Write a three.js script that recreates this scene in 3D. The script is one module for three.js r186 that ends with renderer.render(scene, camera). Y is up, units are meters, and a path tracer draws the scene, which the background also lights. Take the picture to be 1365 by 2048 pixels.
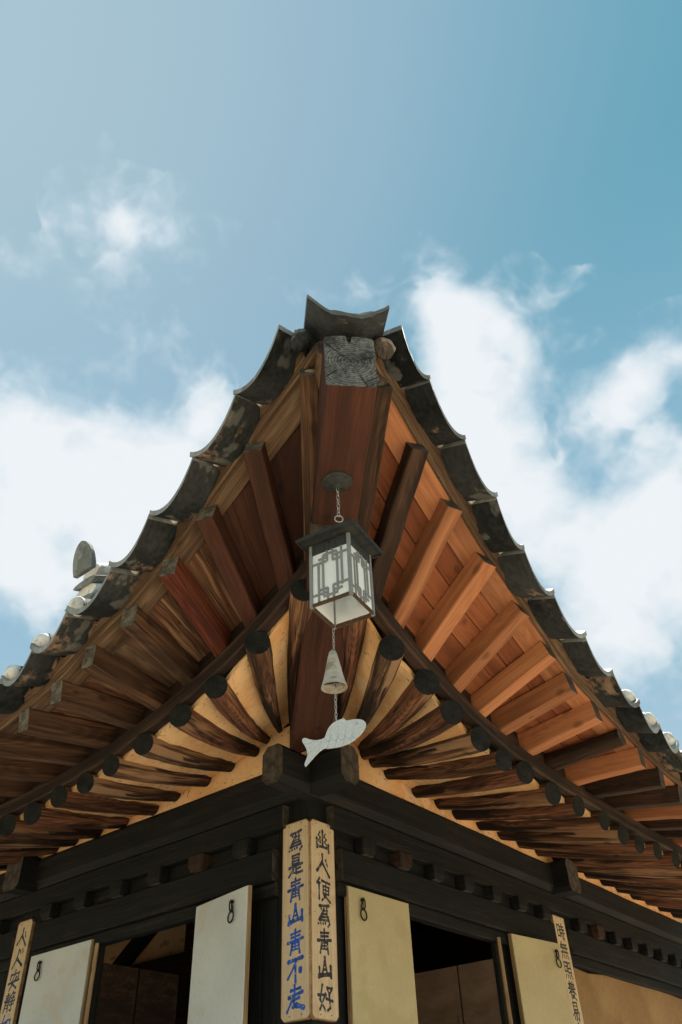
import * as THREE from 'three';
import { mergeGeometries, toCreasedNormals } from 'three/addons/utils/BufferGeometryUtils.js';

// ---------------------------------------------------------------- camera, sky, sun, exposure
const V = (x, y, z) => new THREE.Vector3(x, y, z);
const rad = (d) => (d * Math.PI) / 180;
const scene = new THREE.Scene();
const camera = new THREE.PerspectiveCamera(66.0, 682 / 1024, 0.05, 4000);
{
  const yaw = Math.PI / 4 + 0.1253433, pitch = 0.7024383, roll = -0.0453911;
  const f = V(Math.sin(yaw) * Math.cos(pitch), Math.sin(pitch), -Math.cos(yaw) * Math.cos(pitch));
  const r = f.clone().cross(V(0, 1, 0)).normalize(), u = r.clone().cross(f);
  const r2 = r.clone().multiplyScalar(Math.cos(roll)).addScaledVector(u, Math.sin(roll));
  const u2 = u.clone().multiplyScalar(Math.cos(roll)).addScaledVector(r, -Math.sin(roll));
  camera.position.set(-3.392, 1.55, 2.957);
  camera.quaternion.setFromRotationMatrix(new THREE.Matrix4().makeBasis(r2, u2, f.clone().negate()));
}
const renderer = new THREE.WebGLRenderer({ antialias: true });
renderer.setSize(682, 1024);
renderer.toneMapping = THREE.LinearToneMapping;
renderer.toneMappingExposure = 2.75;
renderer.shadowMap.enabled = true;
const EXPOSURE = renderer.toneMappingExposure;

const sun = new THREE.DirectionalLight(new THREE.Color().setRGB(1, 0.93, 0.82), 5);
sun.name = 'sun';
{
  const az = rad(-12), el = rad(56);          // from the right and a little behind, high: both facades stand in the roof's shade
  sun.position.set(Math.cos(az) * Math.cos(el), Math.sin(el), Math.sin(az) * Math.cos(el)).multiplyScalar(30);
}
sun.castShadow = true;
sun.shadow.radius = 1;
sun.shadow.mapSize.set(4096, 4096);
Object.assign(sun.shadow.camera, { left: -12, right: 12, top: 12, bottom: -12, near: 1, far: 80 });
scene.add(sun);

// ---------------------------------------------------------------- noise
function hash(x, y, s) {
  let h = Math.imul(x | 0, 374761393) ^ Math.imul(y | 0, 668265263) ^ Math.imul(s | 0, 1274126177);
  h = Math.imul(h ^ (h >>> 13), 1274126177); h ^= h >>> 16;
  return (h >>> 0) / 4294967296;
}
function rng(seed) { let n = 0; return () => hash(n++, seed * 7919, 17); }
const sm = (t) => t * t * (3 - 2 * t);
function pnoise(x, y, px, py, s) {            // value noise, periodic
  const xi = Math.floor(x), yi = Math.floor(y), fx = sm(x - xi), fy = sm(y - yi);
  const x0 = ((xi % px) + px) % px, y0 = ((yi % py) + py) % py, x1 = (x0 + 1) % px, y1 = (y0 + 1) % py;
  const a = hash(x0, y0, s), b = hash(x1, y0, s), c = hash(x0, y1, s), d = hash(x1, y1, s);
  return a + (b - a) * fx + (c - a) * fy + (a - b - c + d) * fx * fy;
}
function pfbm(u, v, px, py, s, oct = 4) {     // u, v in 0..1
  let t = 0, a = 0.5, n = 0;
  for (let i = 0; i < oct; i++) { t += a * pnoise(u * px, v * py, px, py, s + i * 31); n += a; a *= 0.5; px *= 2; py *= 2; }
  return t / n;
}
function hash3(x, y, z) {
  let h = Math.imul(x, 374761393) ^ Math.imul(y, 668265263) ^ Math.imul(z, 2147483647 ^ 0x5bd1e995);
  h = Math.imul(h ^ (h >>> 13), 1274126177); h ^= h >>> 16;
  return (h >>> 0) / 4294967296;
}
function noise3(x, y, z) {
  const xi = Math.floor(x), yi = Math.floor(y), zi = Math.floor(z), fx = sm(x - xi), fy = sm(y - yi), fz = sm(z - zi), L = (a, b, t) => a + (b - a) * t;
  return L(L(L(hash3(xi, yi, zi), hash3(xi + 1, yi, zi), fx), L(hash3(xi, yi + 1, zi), hash3(xi + 1, yi + 1, zi), fx), fy),
    L(L(hash3(xi, yi, zi + 1), hash3(xi + 1, yi, zi + 1), fx), L(hash3(xi, yi + 1, zi + 1), hash3(xi + 1, yi + 1, zi + 1), fx), fy), fz);
}
function fbm3(x, y, z, oct) { let t = 0, a = 0.5, n = 0; for (let i = 0; i < oct; i++) { t += a * noise3(x, y, z); n += a; a *= 0.52; x = x * 2.03 + 11.3; y = y * 2.03 + 5.7; z = z * 2.03 + 3.1; } return t / n; }
const sstep = (a, b, x) => { const t = Math.min(1, Math.max(0, (x - a) / (b - a))); return t * t * (3 - 2 * t); };
const lerp = (a, b, t) => a + (b - a) * t;
const clamp = (x, a, b) => Math.min(b, Math.max(a, x));
const lin = (c) => { c /= 255; return c <= 0.04045 ? c / 12.92 : Math.pow((c + 0.055) / 1.055, 2.4); };
const srgb8 = (c) => { c = clamp(c, 0, 1); return Math.round(255 * (c <= 0.0031308 ? c * 12.92 : 1.055 * Math.pow(c, 1 / 2.4) - 0.055)); };

// ---------------------------------------------------------------- sky: clear air that pales towards the north-west, cumulus low, wisps above
// each cloud: azimuth, elevation, half width, half height (degrees), weight
const CLOUDS = [[-23.8, 52.7, 2.6, 2.9, 1.2], [-22.1, 48.9, 3.8, 4.5, 1.3], [-18.9, 50.1, 2.0, 2.7, 0.9], [-25.2, 43.6, 5.3, 4.6, 1.2], [-19.6, 38.7, 4.1, 3.2, 0.7], [-16.8, 34.1, 5.3, 3.8, 0.75], [-5.1, 45.2, 3.1, 1.8, 0.9], [-10.0, 43.9, 2.9, 2.0, 0.85], [-8.6, 37.7, 2.8, 4.0, 1.1], [-12.3, 32.0, 4.4, 4.7, 0.95], [-16.8, 28.1, 5.1, 3.7, 0.8], [-67.5, 43.2, 4.1, 2.5, 1.2], [-61.2, 43.4, 4.0, 2.6, 1.1], [-55.6, 43.9, 3.1, 2.6, 1.1], [-62.1, 39.0, 7.2, 4.1, 1.3], [-64.4, 34.4, 5.4, 3.7, 1.1], [-49.5, 48.1, 2.5, 2.1, 0.9], [-51.0, 45.8, 2.1, 2.1, 0.9], [-57.3, 37.3, 5.4, 3.5, 1.0], [-64.5, 58.0, 2.6, 2.1, 0.44], [-58.4, 58.3, 4.2, 1.7, 0.5], [-69.7, 53.3, 3.2, 1.1, 0.5], [-53.5, 60.3, 2.2, 1.4, 0.46], [-61.5, 55.2, 2.6, 1.3, 0.46], [-62.5, 50.3, 3.4, 1.9, 0.5], [-69.0, 46.8, 2.2, 1.5, 0.42], [-36.1, 55.8, 2.4, 0.9, 0.36], [-69.9, 62.1, 0.5, 0.5, 0.3], [-12.2, 52.3, 2.0, 0.7, 0.3], [-25.3, 54.7, 1.7, 1.3, 0.5]];
{
  const r = rng(5);                            // the same cumulus goes on round the rest of the sky
  for (let az = 30; az < 255; az += 17) for (let k = 0; k < 5; k++) CLOUDS.push([((az + r() * 16 + 180) % 360) - 180, 27 + r() * 22, 3 + r() * 4, 2 + r() * 3, 0.7 + r() * 0.5]);
  const W = 3072, H = 1536, data = new Float32Array(W * H * 4);
  const pale = [lin(169), lin(196), lin(210)], deep = [lin(101), lin(164), lin(187)], mid = [lin(147), lin(182), lin(202)], milky = [lin(160), lin(196), lin(219)], white = [lin(238), lin(243), lin(247)], grey = [lin(196), lin(217), lin(229)], low = [lin(196), lin(217), lin(228)];
  const pdir = V(Math.cos(rad(-100)) * Math.cos(rad(60)), Math.sin(rad(60)), Math.sin(rad(-100)) * Math.cos(rad(60)));
  for (let j = 0; j < H; j++) {
    const el = ((j + 0.5) / H - 0.5) * Math.PI, y = Math.sin(el), ce = Math.cos(el), eld = (el * 180) / Math.PI;
    const near = CLOUDS.filter((b) => Math.abs(eld - b[1]) < 2.46 * b[3]);
    for (let i = 0; i < W; i++) {
      const az = ((i + 0.5) / W - 0.5) * 2 * Math.PI, x = Math.cos(az) * ce, z = Math.sin(az) * ce, azd = (az * 180) / Math.PI, o = (j * W + i) * 4;
      const c = [0, 0, 0];
      const toward = Math.acos(clamp(x * pdir.x + y * pdir.y + z * pdir.z, -1, 1)) * 57.2958, t = sstep(6, 56, toward);
      for (let k = 0; k < 3; k++) {
        let s = t < 0.5 ? lerp(pale[k], mid[k], t * 2) : lerp(mid[k], deep[k], t * 2 - 1);
        s = lerp(s, milky[k], 0.7 * (1 - sstep(34, 60, eld)));
        c[k] = lerp(s, low[k], 1 - sstep(4, 34, eld));
      }
      if (near.length) {
        let f = 0;
        for (const b of near) {
          let da = azd - b[0]; if (da > 180) da -= 360; else if (da < -180) da += 360;
          const dx = (da * Math.cos(rad(b[1]))) / b[2], dy = (eld - b[1]) / b[3], q = dx * dx + dy * dy;
          if (q < 6) f += b[4] * Math.exp(-q * 0.9);
        }
        if (f > 0.02) {
          f = Math.min(f, 1.6);
          const wx = fbm3(x * 9 + 40, y * 9, z * 9, 3) - 0.5, n = fbm3(x * 14 + wx * 2.2, y * 17 + wx * 2.2, z * 14 - wx * 2.2, 6) - 0.5, fine = fbm3(x * 60 + wx * 6, y * 60, z * 60, 4) - 0.5;
          const ridge = 1 - Math.abs(fbm3(x * 26 - wx * 5, y * 30, z * 26 + wx * 5, 4) - 0.5) * 4, d = f + n * 1.75 + fine * 0.45 * (1.3 - Math.min(1.2, f)) + (f < 0.75 ? (ridge - 0.45) * 0.3 : 0.06), a = sstep(0.16, 1.0, d) * lerp(0.72, 1, sstep(0.4, 0.8, f));
          const inner = sstep(0.5, 1.5, d + n * 0.5);
          for (let k = 0; k < 3; k++) c[k] = lerp(c[k], lerp(grey[k], white[k], inner), a);
        }
      }
      for (let k = 0; k < 3; k++) data[o + k] = c[k] / EXPOSURE;
      data[o + 3] = 1;
    }
  }
  const tex = new THREE.DataTexture(data, W, H, THREE.RGBAFormat, THREE.FloatType);
  tex.mapping = THREE.EquirectangularReflectionMapping; tex.magFilter = THREE.LinearFilter; tex.needsUpdate = true;
  scene.background = tex; scene.environment = tex;
}

// ---------------------------------------------------------------- textures
const mix3 = (a, b, t) => [lerp(a[0], b[0], t), lerp(a[1], b[1], t), lerp(a[2], b[2], t)];
function makeMaps(w, h, fn, repeatU, repeatV) {   // fn(u, v) -> [r, g, b (linear), bump 0..1, rough]
  const col = new Uint8Array(w * h * 4), bmp = new Uint8Array(w * h * 4);
  for (let j = 0; j < h; j++) for (let i = 0; i < w; i++) {
    const q = fn((i + 0.5) / w, (j + 0.5) / h), o = (j * w + i) * 4, b = clamp(q[3], 0, 1) * 255;
    col[o] = srgb8(q[0]); col[o + 1] = srgb8(q[1]); col[o + 2] = srgb8(q[2]); col[o + 3] = 255;
    bmp[o] = bmp[o + 1] = bmp[o + 2] = b; bmp[o + 3] = 255;
  }
  const mk = (d, cs) => { const t = new THREE.DataTexture(d, w, h); t.wrapS = t.wrapT = THREE.RepeatWrapping; t.magFilter = THREE.LinearFilter; t.colorSpace = cs; t.repeat.set(1 / repeatU, 1 / repeatV); t.needsUpdate = true; return t; };
  return { map: mk(col, THREE.SRGBColorSpace), bumpMap: mk(bmp, THREE.NoColorSpace) };
}
// wood: u runs with the grain; 2 m by 0.5 m
function woodMaps(o) {
  const { seed, dark, mid, light, stain = [0.02, 0.02, 0.02], stainAmt = 0.3, pale = null, paleAmt = 0, w = 640, h = 384, crack = 0.5, contrast = 1, longU = 3 } = o;
  return makeMaps(w, h, (u, v) => {
    const warp = pfbm(u, v, 4, 6, seed, 3) - 0.5, vv = v + warp * 0.05;
    const ring = 0.5 + 0.5 * Math.sin((pfbm(u, vv, 2, 5, seed + 3, 2) * 14 + vv * 10) * Math.PI * 2);
    const fib = pfbm(u, vv, 10, 160, seed + 5, 2), streak = pfbm(u, vv, longU, 22, seed + 9, 4), patch = pfbm(u, v, 5, 5, seed + 13, 5);
    let t = clamp(0.5 + contrast * ((streak - 0.5) * 1.5 + (fib - 0.5) * 0.6 + (ring - 0.5) * 0.22 + (patch - 0.5) * 0.7), 0, 1);
    let c = t < 0.5 ? mix3(dark, mid, t * 2) : mix3(mid, light, t * 2 - 1);
    const th = 0.6 - stainAmt * 0.25, st = sstep(th - 0.1, th + 0.1, pfbm(u, v, 3, 9, seed + 21, 5) * 0.6 + streak * 0.4);
    c = mix3(c, stain, st * Math.min(0.92, stainAmt * 1.5));
    if (pale) { const tp = 0.66 - paleAmt * 0.3, p = sstep(tp - 0.05, tp + 0.06, pfbm(u, v, 3, 7, seed + 37, 5) * 0.66 + streak * 0.22 + fib * 0.12); c = mix3(c, mix3(pale, mid, fib * 0.5), p * 0.85); }
    if (o.darkInner) { const k = (u * 2) / 1.2 + (pfbm(u, v, 5, 16, seed + 81, 4) - 0.5) * 1.9 + (streak - 0.5) * 1.1; c = mix3(c, stain, sstep(0.66, 0.84, k) * 0.93); }  // streaks get darker along u, towards the wall end of the rafter
    let kn = 0;
    for (let k = 0; k < 7; k++) { let du = u - hash(k, seed, 61), dv = vv - hash(k, seed, 62); du -= Math.round(du); dv -= Math.round(dv); const rk = Math.hypot(du * 2 / 1.5, dv * 0.5), R = 0.006 + 0.012 * hash(k, seed, 63); if (rk < R * 2) { const e = 1 - sstep(R * 0.5, R * 1.8, rk); kn = Math.max(kn, e * (0.75 + 0.25 * Math.sin(rk * 2200))); } }
    c = mix3(c, mix3(dark, [0.01, 0.008, 0.007], 0.55), kn * 0.8);
    const ck = Math.abs(pfbm(u, vv, 3, 14, seed + 51, 3) - 0.5), cr = (1 - sstep(0.0, 0.006, ck)) * sstep(0.5, 0.62, pfbm(u, v, 6, 6, seed + 57, 2)) * crack;
    c = mix3(c, [0.008, 0.007, 0.007], cr);
    const kx = pfbm(u, v, 3, 3, seed + 71, 1);
    return [c[0], c[1], c[2], 0.5 + (fib - 0.5) * 0.7 + (streak - 0.5) * 0.5 - cr * 0.6 + (kx - 0.5) * 0.1];
  }, 2, 0.5);
}
const M = {};
const std = (name, o) => (M[name] = new THREE.MeshPhysicalMaterial({ name, roughness: 0.8, specularIntensity: 0.4, ...o }));
function wood(name, o, rough = 0.78, bump = 0.002) { const m = woodMaps(o); return std(name, { ...m, roughness: rough, bumpScale: bump }); }
wood('dark_beam', { seed: 101, dark: [0.005, 0.0062, 0.0074], mid: [0.0105, 0.011, 0.012], light: [0.034, 0.026, 0.023], stain: [0.0065, 0.0085, 0.01], stainAmt: 0.5 }, 0.75, 0.003);
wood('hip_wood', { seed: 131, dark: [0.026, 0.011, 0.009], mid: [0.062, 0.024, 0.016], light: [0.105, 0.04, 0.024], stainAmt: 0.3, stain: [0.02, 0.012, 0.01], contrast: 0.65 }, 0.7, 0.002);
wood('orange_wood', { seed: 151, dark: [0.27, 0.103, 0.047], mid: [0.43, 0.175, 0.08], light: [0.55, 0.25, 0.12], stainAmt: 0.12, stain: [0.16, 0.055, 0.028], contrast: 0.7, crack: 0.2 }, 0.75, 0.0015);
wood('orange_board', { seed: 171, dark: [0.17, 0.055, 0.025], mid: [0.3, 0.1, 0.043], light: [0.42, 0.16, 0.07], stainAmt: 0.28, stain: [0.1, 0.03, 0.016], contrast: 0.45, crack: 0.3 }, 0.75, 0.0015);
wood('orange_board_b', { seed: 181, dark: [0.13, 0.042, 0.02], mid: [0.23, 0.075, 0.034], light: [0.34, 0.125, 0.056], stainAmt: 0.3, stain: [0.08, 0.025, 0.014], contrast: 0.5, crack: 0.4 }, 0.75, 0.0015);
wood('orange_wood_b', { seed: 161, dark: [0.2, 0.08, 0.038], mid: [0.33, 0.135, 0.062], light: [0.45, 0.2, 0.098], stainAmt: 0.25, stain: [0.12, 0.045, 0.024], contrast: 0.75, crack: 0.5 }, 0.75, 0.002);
wood('brown_wood', { seed: 191, dark: [0.02, 0.012, 0.009], mid: [0.052, 0.028, 0.019], light: [0.115, 0.062, 0.037], stainAmt: 0.4, stain: [0.013, 0.01, 0.009] }, 0.78, 0.002);
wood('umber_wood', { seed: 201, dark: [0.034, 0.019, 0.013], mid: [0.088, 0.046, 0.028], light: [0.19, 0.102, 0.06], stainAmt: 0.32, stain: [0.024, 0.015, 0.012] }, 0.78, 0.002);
wood('red_wood', { seed: 211, dark: [0.05, 0.012, 0.008], mid: [0.12, 0.032, 0.019], light: [0.22, 0.068, 0.038], stainAmt: 0.2, stain: [0.03, 0.011, 0.008] }, 0.75, 0.002);
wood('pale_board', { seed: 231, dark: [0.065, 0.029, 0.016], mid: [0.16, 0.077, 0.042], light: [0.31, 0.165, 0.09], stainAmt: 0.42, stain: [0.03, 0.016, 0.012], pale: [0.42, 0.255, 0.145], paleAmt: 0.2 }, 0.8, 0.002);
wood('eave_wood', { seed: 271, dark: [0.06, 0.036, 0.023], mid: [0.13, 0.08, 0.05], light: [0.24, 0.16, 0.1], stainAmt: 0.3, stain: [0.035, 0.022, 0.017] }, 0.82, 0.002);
wood('rafter_wood', { darkInner: true, seed: 291, dark: [0.034, 0.018, 0.012], mid: [0.15, 0.075, 0.042], light: [0.38, 0.22, 0.125], stainAmt: 0.42, stain: [0.011, 0.009, 0.009], pale: [0.4, 0.25, 0.145], paleAmt: 0.26, contrast: 1.3, crack: 0.9 }, 0.8, 0.004);
wood('rafter_wood_b', { darkInner: true, seed: 311, dark: [0.036, 0.018, 0.012], mid: [0.14, 0.065, 0.036], light: [0.33, 0.175, 0.095], stainAmt: 0.38, stain: [0.012, 0.009, 0.008], pale: [0.38, 0.23, 0.13], paleAmt: 0.2, contrast: 1.3, crack: 0.9 }, 0.8, 0.004);
wood('rafter_wood_c', { darkInner: true, seed: 317, dark: [0.03, 0.016, 0.011], mid: [0.125, 0.052, 0.03], light: [0.28, 0.125, 0.066], stainAmt: 0.32, stain: [0.013, 0.01, 0.009], pale: [0.34, 0.2, 0.11], paleAmt: 0.18, contrast: 1.3, crack: 0.9 }, 0.8, 0.004);
wood('batten_wood', { seed: 331, dark: [0.016, 0.011, 0.01], mid: [0.038, 0.023, 0.018], light: [0.085, 0.05, 0.034], stainAmt: 0.3, stain: [0.012, 0.01, 0.01] }, 0.78, 0.002);
wood('plywood', { seed: 351, dark: [0.12, 0.075, 0.055], mid: [0.17, 0.11, 0.08], light: [0.23, 0.15, 0.11], stainAmt: 0.1, crack: 0, contrast: 0.6 }, 0.7, 0.0008);
wood('trim_wood', { seed: 371, dark: [0.2, 0.12, 0.06], mid: [0.33, 0.22, 0.12], light: [0.45, 0.32, 0.19], stainAmt: 0.2, stain: [0.1, 0.05, 0.026], crack: 0.2 }, 0.75, 0.001);

function ends(name, seed, dark, light, size, rings = 130, warp = 0.06) {   // end grain: rings round an off-centre heart, radial checks
  const cx = 0.5 + (hash(seed, 1, 1) - 0.5) * 0.2, cy = 0.5 + (hash(seed, 2, 1) - 0.5) * 0.2;
  const m = makeMaps(256, 256, (u, v) => {
    const dx = u - cx, dy = v - cy, a = Math.atan2(dy, dx), rr = Math.hypot(dx, dy) + (pfbm(u, v, 4, 4, seed, 3) - 0.5) * warp;
    const ring = 0.5 + 0.5 * Math.sin(rr * rings + pfbm(u, v, 3, 3, seed + 4, 2) * 3), n = pfbm(u, v, 40, 40, seed + 8, 2), blot = pfbm(u, v, 4, 4, seed + 15, 4);
    let t = clamp(0.5 + (ring - 0.5) * (0.2 + 0.5 * blot) + (n - 0.5) * 1.0 + (blot - 0.5) * 1.5, 0, 1), c = mix3(dark, light, t);
    let ck = 0;
    for (const k of [0.4, 2.3, 3.9, 5.1]) { const d = Math.abs(Math.atan2(Math.sin(a - k), Math.cos(a - k))) * rr + (pfbm(u, v, 12, 12, seed + 23, 2) - 0.5) * 0.02; ck = Math.max(ck, (1 - sstep(0.002, 0.007, Math.abs(d))) * sstep(0.06, 0.12, rr)); }
    c = mix3(c, [0.006, 0.006, 0.006], ck * 0.9);
    return [c[0], c[1], c[2], 0.5 + (ring - 0.5) * 0.35 + (n - 0.5) * 0.4 - ck * 0.5];
  }, size, size);
  return std(name, { ...m, roughness: 0.9, bumpScale: 0.0025 });
}
ends('black_end', 11, [0.005, 0.007, 0.008], [0.022, 0.023, 0.022], 0.16);
ends('grey_end', 23, [0.045, 0.04, 0.036], [0.22, 0.205, 0.18], 0.12);
ends('dark_end', 37, [0.03, 0.026, 0.024], [0.1, 0.085, 0.07], 0.12);
ends('hip_end', 51, [0.035, 0.04, 0.043], [0.2, 0.21, 0.21], 0.4, 210, 0.035);

std('plaster', { ...makeMaps(1024, 1024, (u, v) => {
  const b = pfbm(u, v, 3, 3, 401, 5), n = pfbm(u, v, 60, 60, 405, 3), bl = pfbm(u, v, 7, 7, 409, 4);
  let c = mix3([0.66, 0.355, 0.15], [0.85, 0.565, 0.3], clamp(0.5 + (b - 0.5) * 2 + (n - 0.5) * 0.5, 0, 1));
  c = mix3(c, [0.8, 0.6, 0.4], sstep(0.58, 0.7, bl) * 0.6);
  const ck = Math.abs(pfbm(u, v, 5, 5, 413, 4) - 0.5), cr = (1 - sstep(0, 0.004, ck)) * sstep(0.56, 0.62, pfbm(u, v, 4, 4, 417, 2));
  const sp = sstep(0.8, 0.84, pfbm(u, v, 40, 40, 421, 2));
  c = mix3(c, [0.2, 0.1, 0.05], Math.max(cr, sp * 0.5));
  return [c[0], c[1], c[2], 0.5 + (n - 0.5) * 0.6 + (bl - 0.5) * 0.4 - cr * 0.5];
}, 1, 1), roughness: 0.95, bumpScale: 0.003 });
std('wall_plaster', { ...makeMaps(512, 512, (u, v) => {
  const b = pfbm(u, v, 3, 3, 441, 5), n = pfbm(u, v, 60, 60, 445, 3), c = mix3([0.24, 0.145, 0.07], [0.36, 0.235, 0.12], clamp(0.5 + (b - 0.5) * 1.8 + (n - 0.5) * 0.5, 0, 1));
  return [c[0], c[1], c[2], n];
}, 1, 1), roughness: 0.95, bumpScale: 0.002 });
const tileMaps = (seed, mud, amt) => makeMaps(1024, 512, (u, v) => {
  const b = pfbm(u, v, 6, 3, seed, 5), n = pfbm(u, v, 120, 60, seed + 5, 3), e = pfbm(u, v, 12, 6, seed + 9, 6), g = pfbm(u, v, 24, 12, seed + 15, 3);
  let c = mix3([0.009, 0.012, 0.014], [0.05, 0.057, 0.06], clamp(0.45 + (b - 0.5) * 1.8 + (n - 0.5) * 0.8, 0, 1));
  const fl = pfbm(u, v, 26, 13, seed + 61, 5), m = sstep(0.6 - amt, 0.74 - amt, e * 0.55 + fl * 0.3 + b * 0.15 + (n - 0.5) * 0.16);
  c = mix3(c, mix3(mud, [0.2, 0.13, 0.09], g), m * 0.95);
  const w = sstep(0.68, 0.76, pfbm(u, v, 20, 10, seed + 41, 4)); c = mix3(c, [0.2, 0.21, 0.2], w * 0.5);
  return [c[0], c[1], c[2], 0.45 + (n - 0.5) * 0.5 + m * 0.3];
}, 2.0, 1.0);
std('tile_clay', { ...tileMaps(461, [0.4, 0.28, 0.2], 0.015), roughness: 0.62, bumpScale: 0.0025 });
std('tile_clay_b', { ...tileMaps(481, [0.42, 0.31, 0.22], 0.0), roughness: 0.62, bumpScale: 0.0025 });
std('tile_weathered', { ...makeMaps(512, 256, (u, v) => {
  const b = pfbm(u, v, 8, 4, 811, 5), n = pfbm(u, v, 100, 50, 813, 3), l = sstep(0.6, 0.68, pfbm(u, v, 16, 8, 817, 4));
  let c = mix3([0.13, 0.145, 0.15], [0.32, 0.34, 0.34], clamp(0.5 + (b - 0.5) * 1.8 + (n - 0.5) * 0.8, 0, 1)); c = mix3(c, [0.06, 0.065, 0.06], l * 0.5);
  return [c[0], c[1], c[2], n];
}, 2.0, 1.0), roughness: 0.75, bumpScale: 0.002 });
std('lime_mortar', { ...makeMaps(256, 256, (u, v) => {
  const b = pfbm(u, v, 5, 5, 501, 5), n = pfbm(u, v, 40, 40, 503, 2), s = sstep(0.6, 0.72, pfbm(u, v, 7, 7, 507, 4));
  let c = mix3([0.6, 0.58, 0.54], [0.84, 0.83, 0.8], clamp(0.5 + (b - 0.5) * 2, 0, 1)); c = mix3(c, [0.3, 0.26, 0.22], s * 0.5);
  return [c[0], c[1], c[2], 0.5 + (n - 0.5) * 0.5 + (b - 0.5) * 0.5];
}, 0.4, 0.4), roughness: 0.95, bumpScale: 0.006 });
std('clay_mortar', { ...makeMaps(256, 256, (u, v) => {
  const b = pfbm(u, v, 5, 5, 521, 5), n = pfbm(u, v, 40, 40, 523, 2), s = sstep(0.5, 0.62, pfbm(u, v, 6, 6, 527, 4));
  let c = mix3([0.15, 0.11, 0.085], [0.42, 0.35, 0.28], clamp(0.5 + (b - 0.5) * 2.4, 0, 1)); c = mix3(c, [0.05, 0.05, 0.048], s * 0.85);
  return [c[0], c[1], c[2], 0.5 + (n - 0.5) * 0.5 + (b - 0.5) * 0.5];
}, 0.4, 0.4), roughness: 0.95, bumpScale: 0.008 });
const paint = (seed, a, b, st) => makeMaps(512, 1024, (u, v) => {
  const l = pfbm(u, v, 3, 5, seed, 4), n = pfbm(u, v, 60, 120, seed + 3, 2), s = sstep(0.6, 0.74, pfbm(u, v, 5, 9, seed + 7, 5)), d = sstep(0.8, 0.83, pfbm(u, v, 34, 68, seed + 11, 2));
  let c = mix3(a, b, clamp(0.5 + (l - 0.5) * 1.6 + (n - 0.5) * 0.5, 0, 1)); c = mix3(c, st, s * 0.35 + d * 0.3);
  return [c[0], c[1], c[2], 0.5 + (n - 0.5) * 0.5 + (l - 0.5) * 0.3];
}, 0.8, 1.6);
std('cool_lit_paint', { ...paint(541, [0.49, 0.52, 0.54], [0.59, 0.62, 0.635], [0.5, 0.43, 0.33]), roughness: 0.6, bumpScale: 0.0008 });  // same door paint on both facades; cool sky light put into this colour
std('warm_lit_paint', { ...paint(561, [0.44, 0.37, 0.22], [0.52, 0.445, 0.27], [0.4, 0.31, 0.16]), roughness: 0.6, bumpScale: 0.0008 });  // the same door paint with warm ground bounce put into its colour
std('black_iron', { color: new THREE.Color().setRGB(0.025, 0.024, 0.024), roughness: 0.55, metalness: 0.7 });
std('lantern_metal', { ...makeMaps(256, 256, (u, v) => { const n = pfbm(u, v, 30, 30, 581, 3), b = pfbm(u, v, 4, 4, 583, 4), c = mix3([0.19, 0.205, 0.21], [0.31, 0.33, 0.335], clamp(0.5 + (n - 0.5) + (b - 0.5) * 1.2, 0, 1)); return [...c, n]; }, 0.3, 0.3), roughness: 0.5, metalness: 0.25, bumpScale: 0.0006 });
std('lantern_black', { ...makeMaps(256, 256, (u, v) => { const n = pfbm(u, v, 30, 30, 591, 3), b = pfbm(u, v, 4, 4, 593, 4), c = mix3([0.02, 0.024, 0.025], [0.055, 0.06, 0.06], clamp(0.5 + (n - 0.5) + (b - 0.5) * 1.2, 0, 1)); return [...c, n]; }, 0.3, 0.3), roughness: 0.5, metalness: 0.2, bumpScale: 0.0006 });
M.frosted_glass = new THREE.MeshPhysicalMaterial({ name: 'frosted_glass', color: new THREE.Color().setRGB(0.9, 0.95, 0.99), roughness: 0.9, transmission: 0.45, thickness: 0 });
std('steel_wire', { color: new THREE.Color().setRGB(0.5, 0.49, 0.47), roughness: 0.45, metalness: 0.8 });
std('bell_brass', { ...makeMaps(256, 256, (u, v) => { const l = pfbm(u, v, 4, 70, 601, 2), b = pfbm(u, v, 5, 5, 603, 5), s = sstep(0.58, 0.7, pfbm(u, v, 7, 7, 607, 4)); let c = mix3([0.3, 0.295, 0.26], [0.54, 0.53, 0.47], clamp(0.5 + (l - 0.5) * 0.9 + (b - 0.5) * 1.2, 0, 1)); c = mix3(c, [0.2, 0.14, 0.08], s * 0.6); return [...c, l]; }, 0.32, 0.16), roughness: 0.5, metalness: 0.2, bumpScale: 0.0012 });

// ---------------------------------------------------------------- geometry helpers
let uvSeed = 1;
const U = () => hash(uvSeed++, 77, 5);
function ringsToGeometry(rings, closed, uvs, smooth) {
  const n = rings[0].length, pos = [], uv = [], idx = [];
  for (let i = 0; i < rings.length; i++) for (let j = 0; j < n; j++) { pos.push(rings[i][j].x, rings[i][j].y, rings[i][j].z); uv.push(uvs[i][j][0], uvs[i][j][1]); }
  for (let i = 0; i + 1 < rings.length; i++) for (let j = 0; j + 1 < n; j++) { const a = i * n + j, b = a + 1, c = a + n, d = c + 1; idx.push(a, b, c, b, d, c); }
  let g = new THREE.BufferGeometry();
  g.setAttribute('position', new THREE.Float32BufferAttribute(pos, 3)); g.setAttribute('uv', new THREE.Float32BufferAttribute(uv, 2)); g.setIndex(idx);
  if (!smooth) { g = g.toNonIndexed(); g.computeVertexNormals(); return g; }
  g.computeVertexNormals();
  if (closed) { // weld the seam's normals
    const N = g.attributes.normal;
    for (let i = 0; i < rings.length; i++) { const a = i * n, b = a + n - 1, v = V(N.getX(a) + N.getX(b), N.getY(a) + N.getY(b), N.getZ(a) + N.getZ(b)).normalize(); N.setXYZ(a, v.x, v.y, v.z); N.setXYZ(b, v.x, v.y, v.z); }
  }
  return g.toNonIndexed();
}
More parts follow.
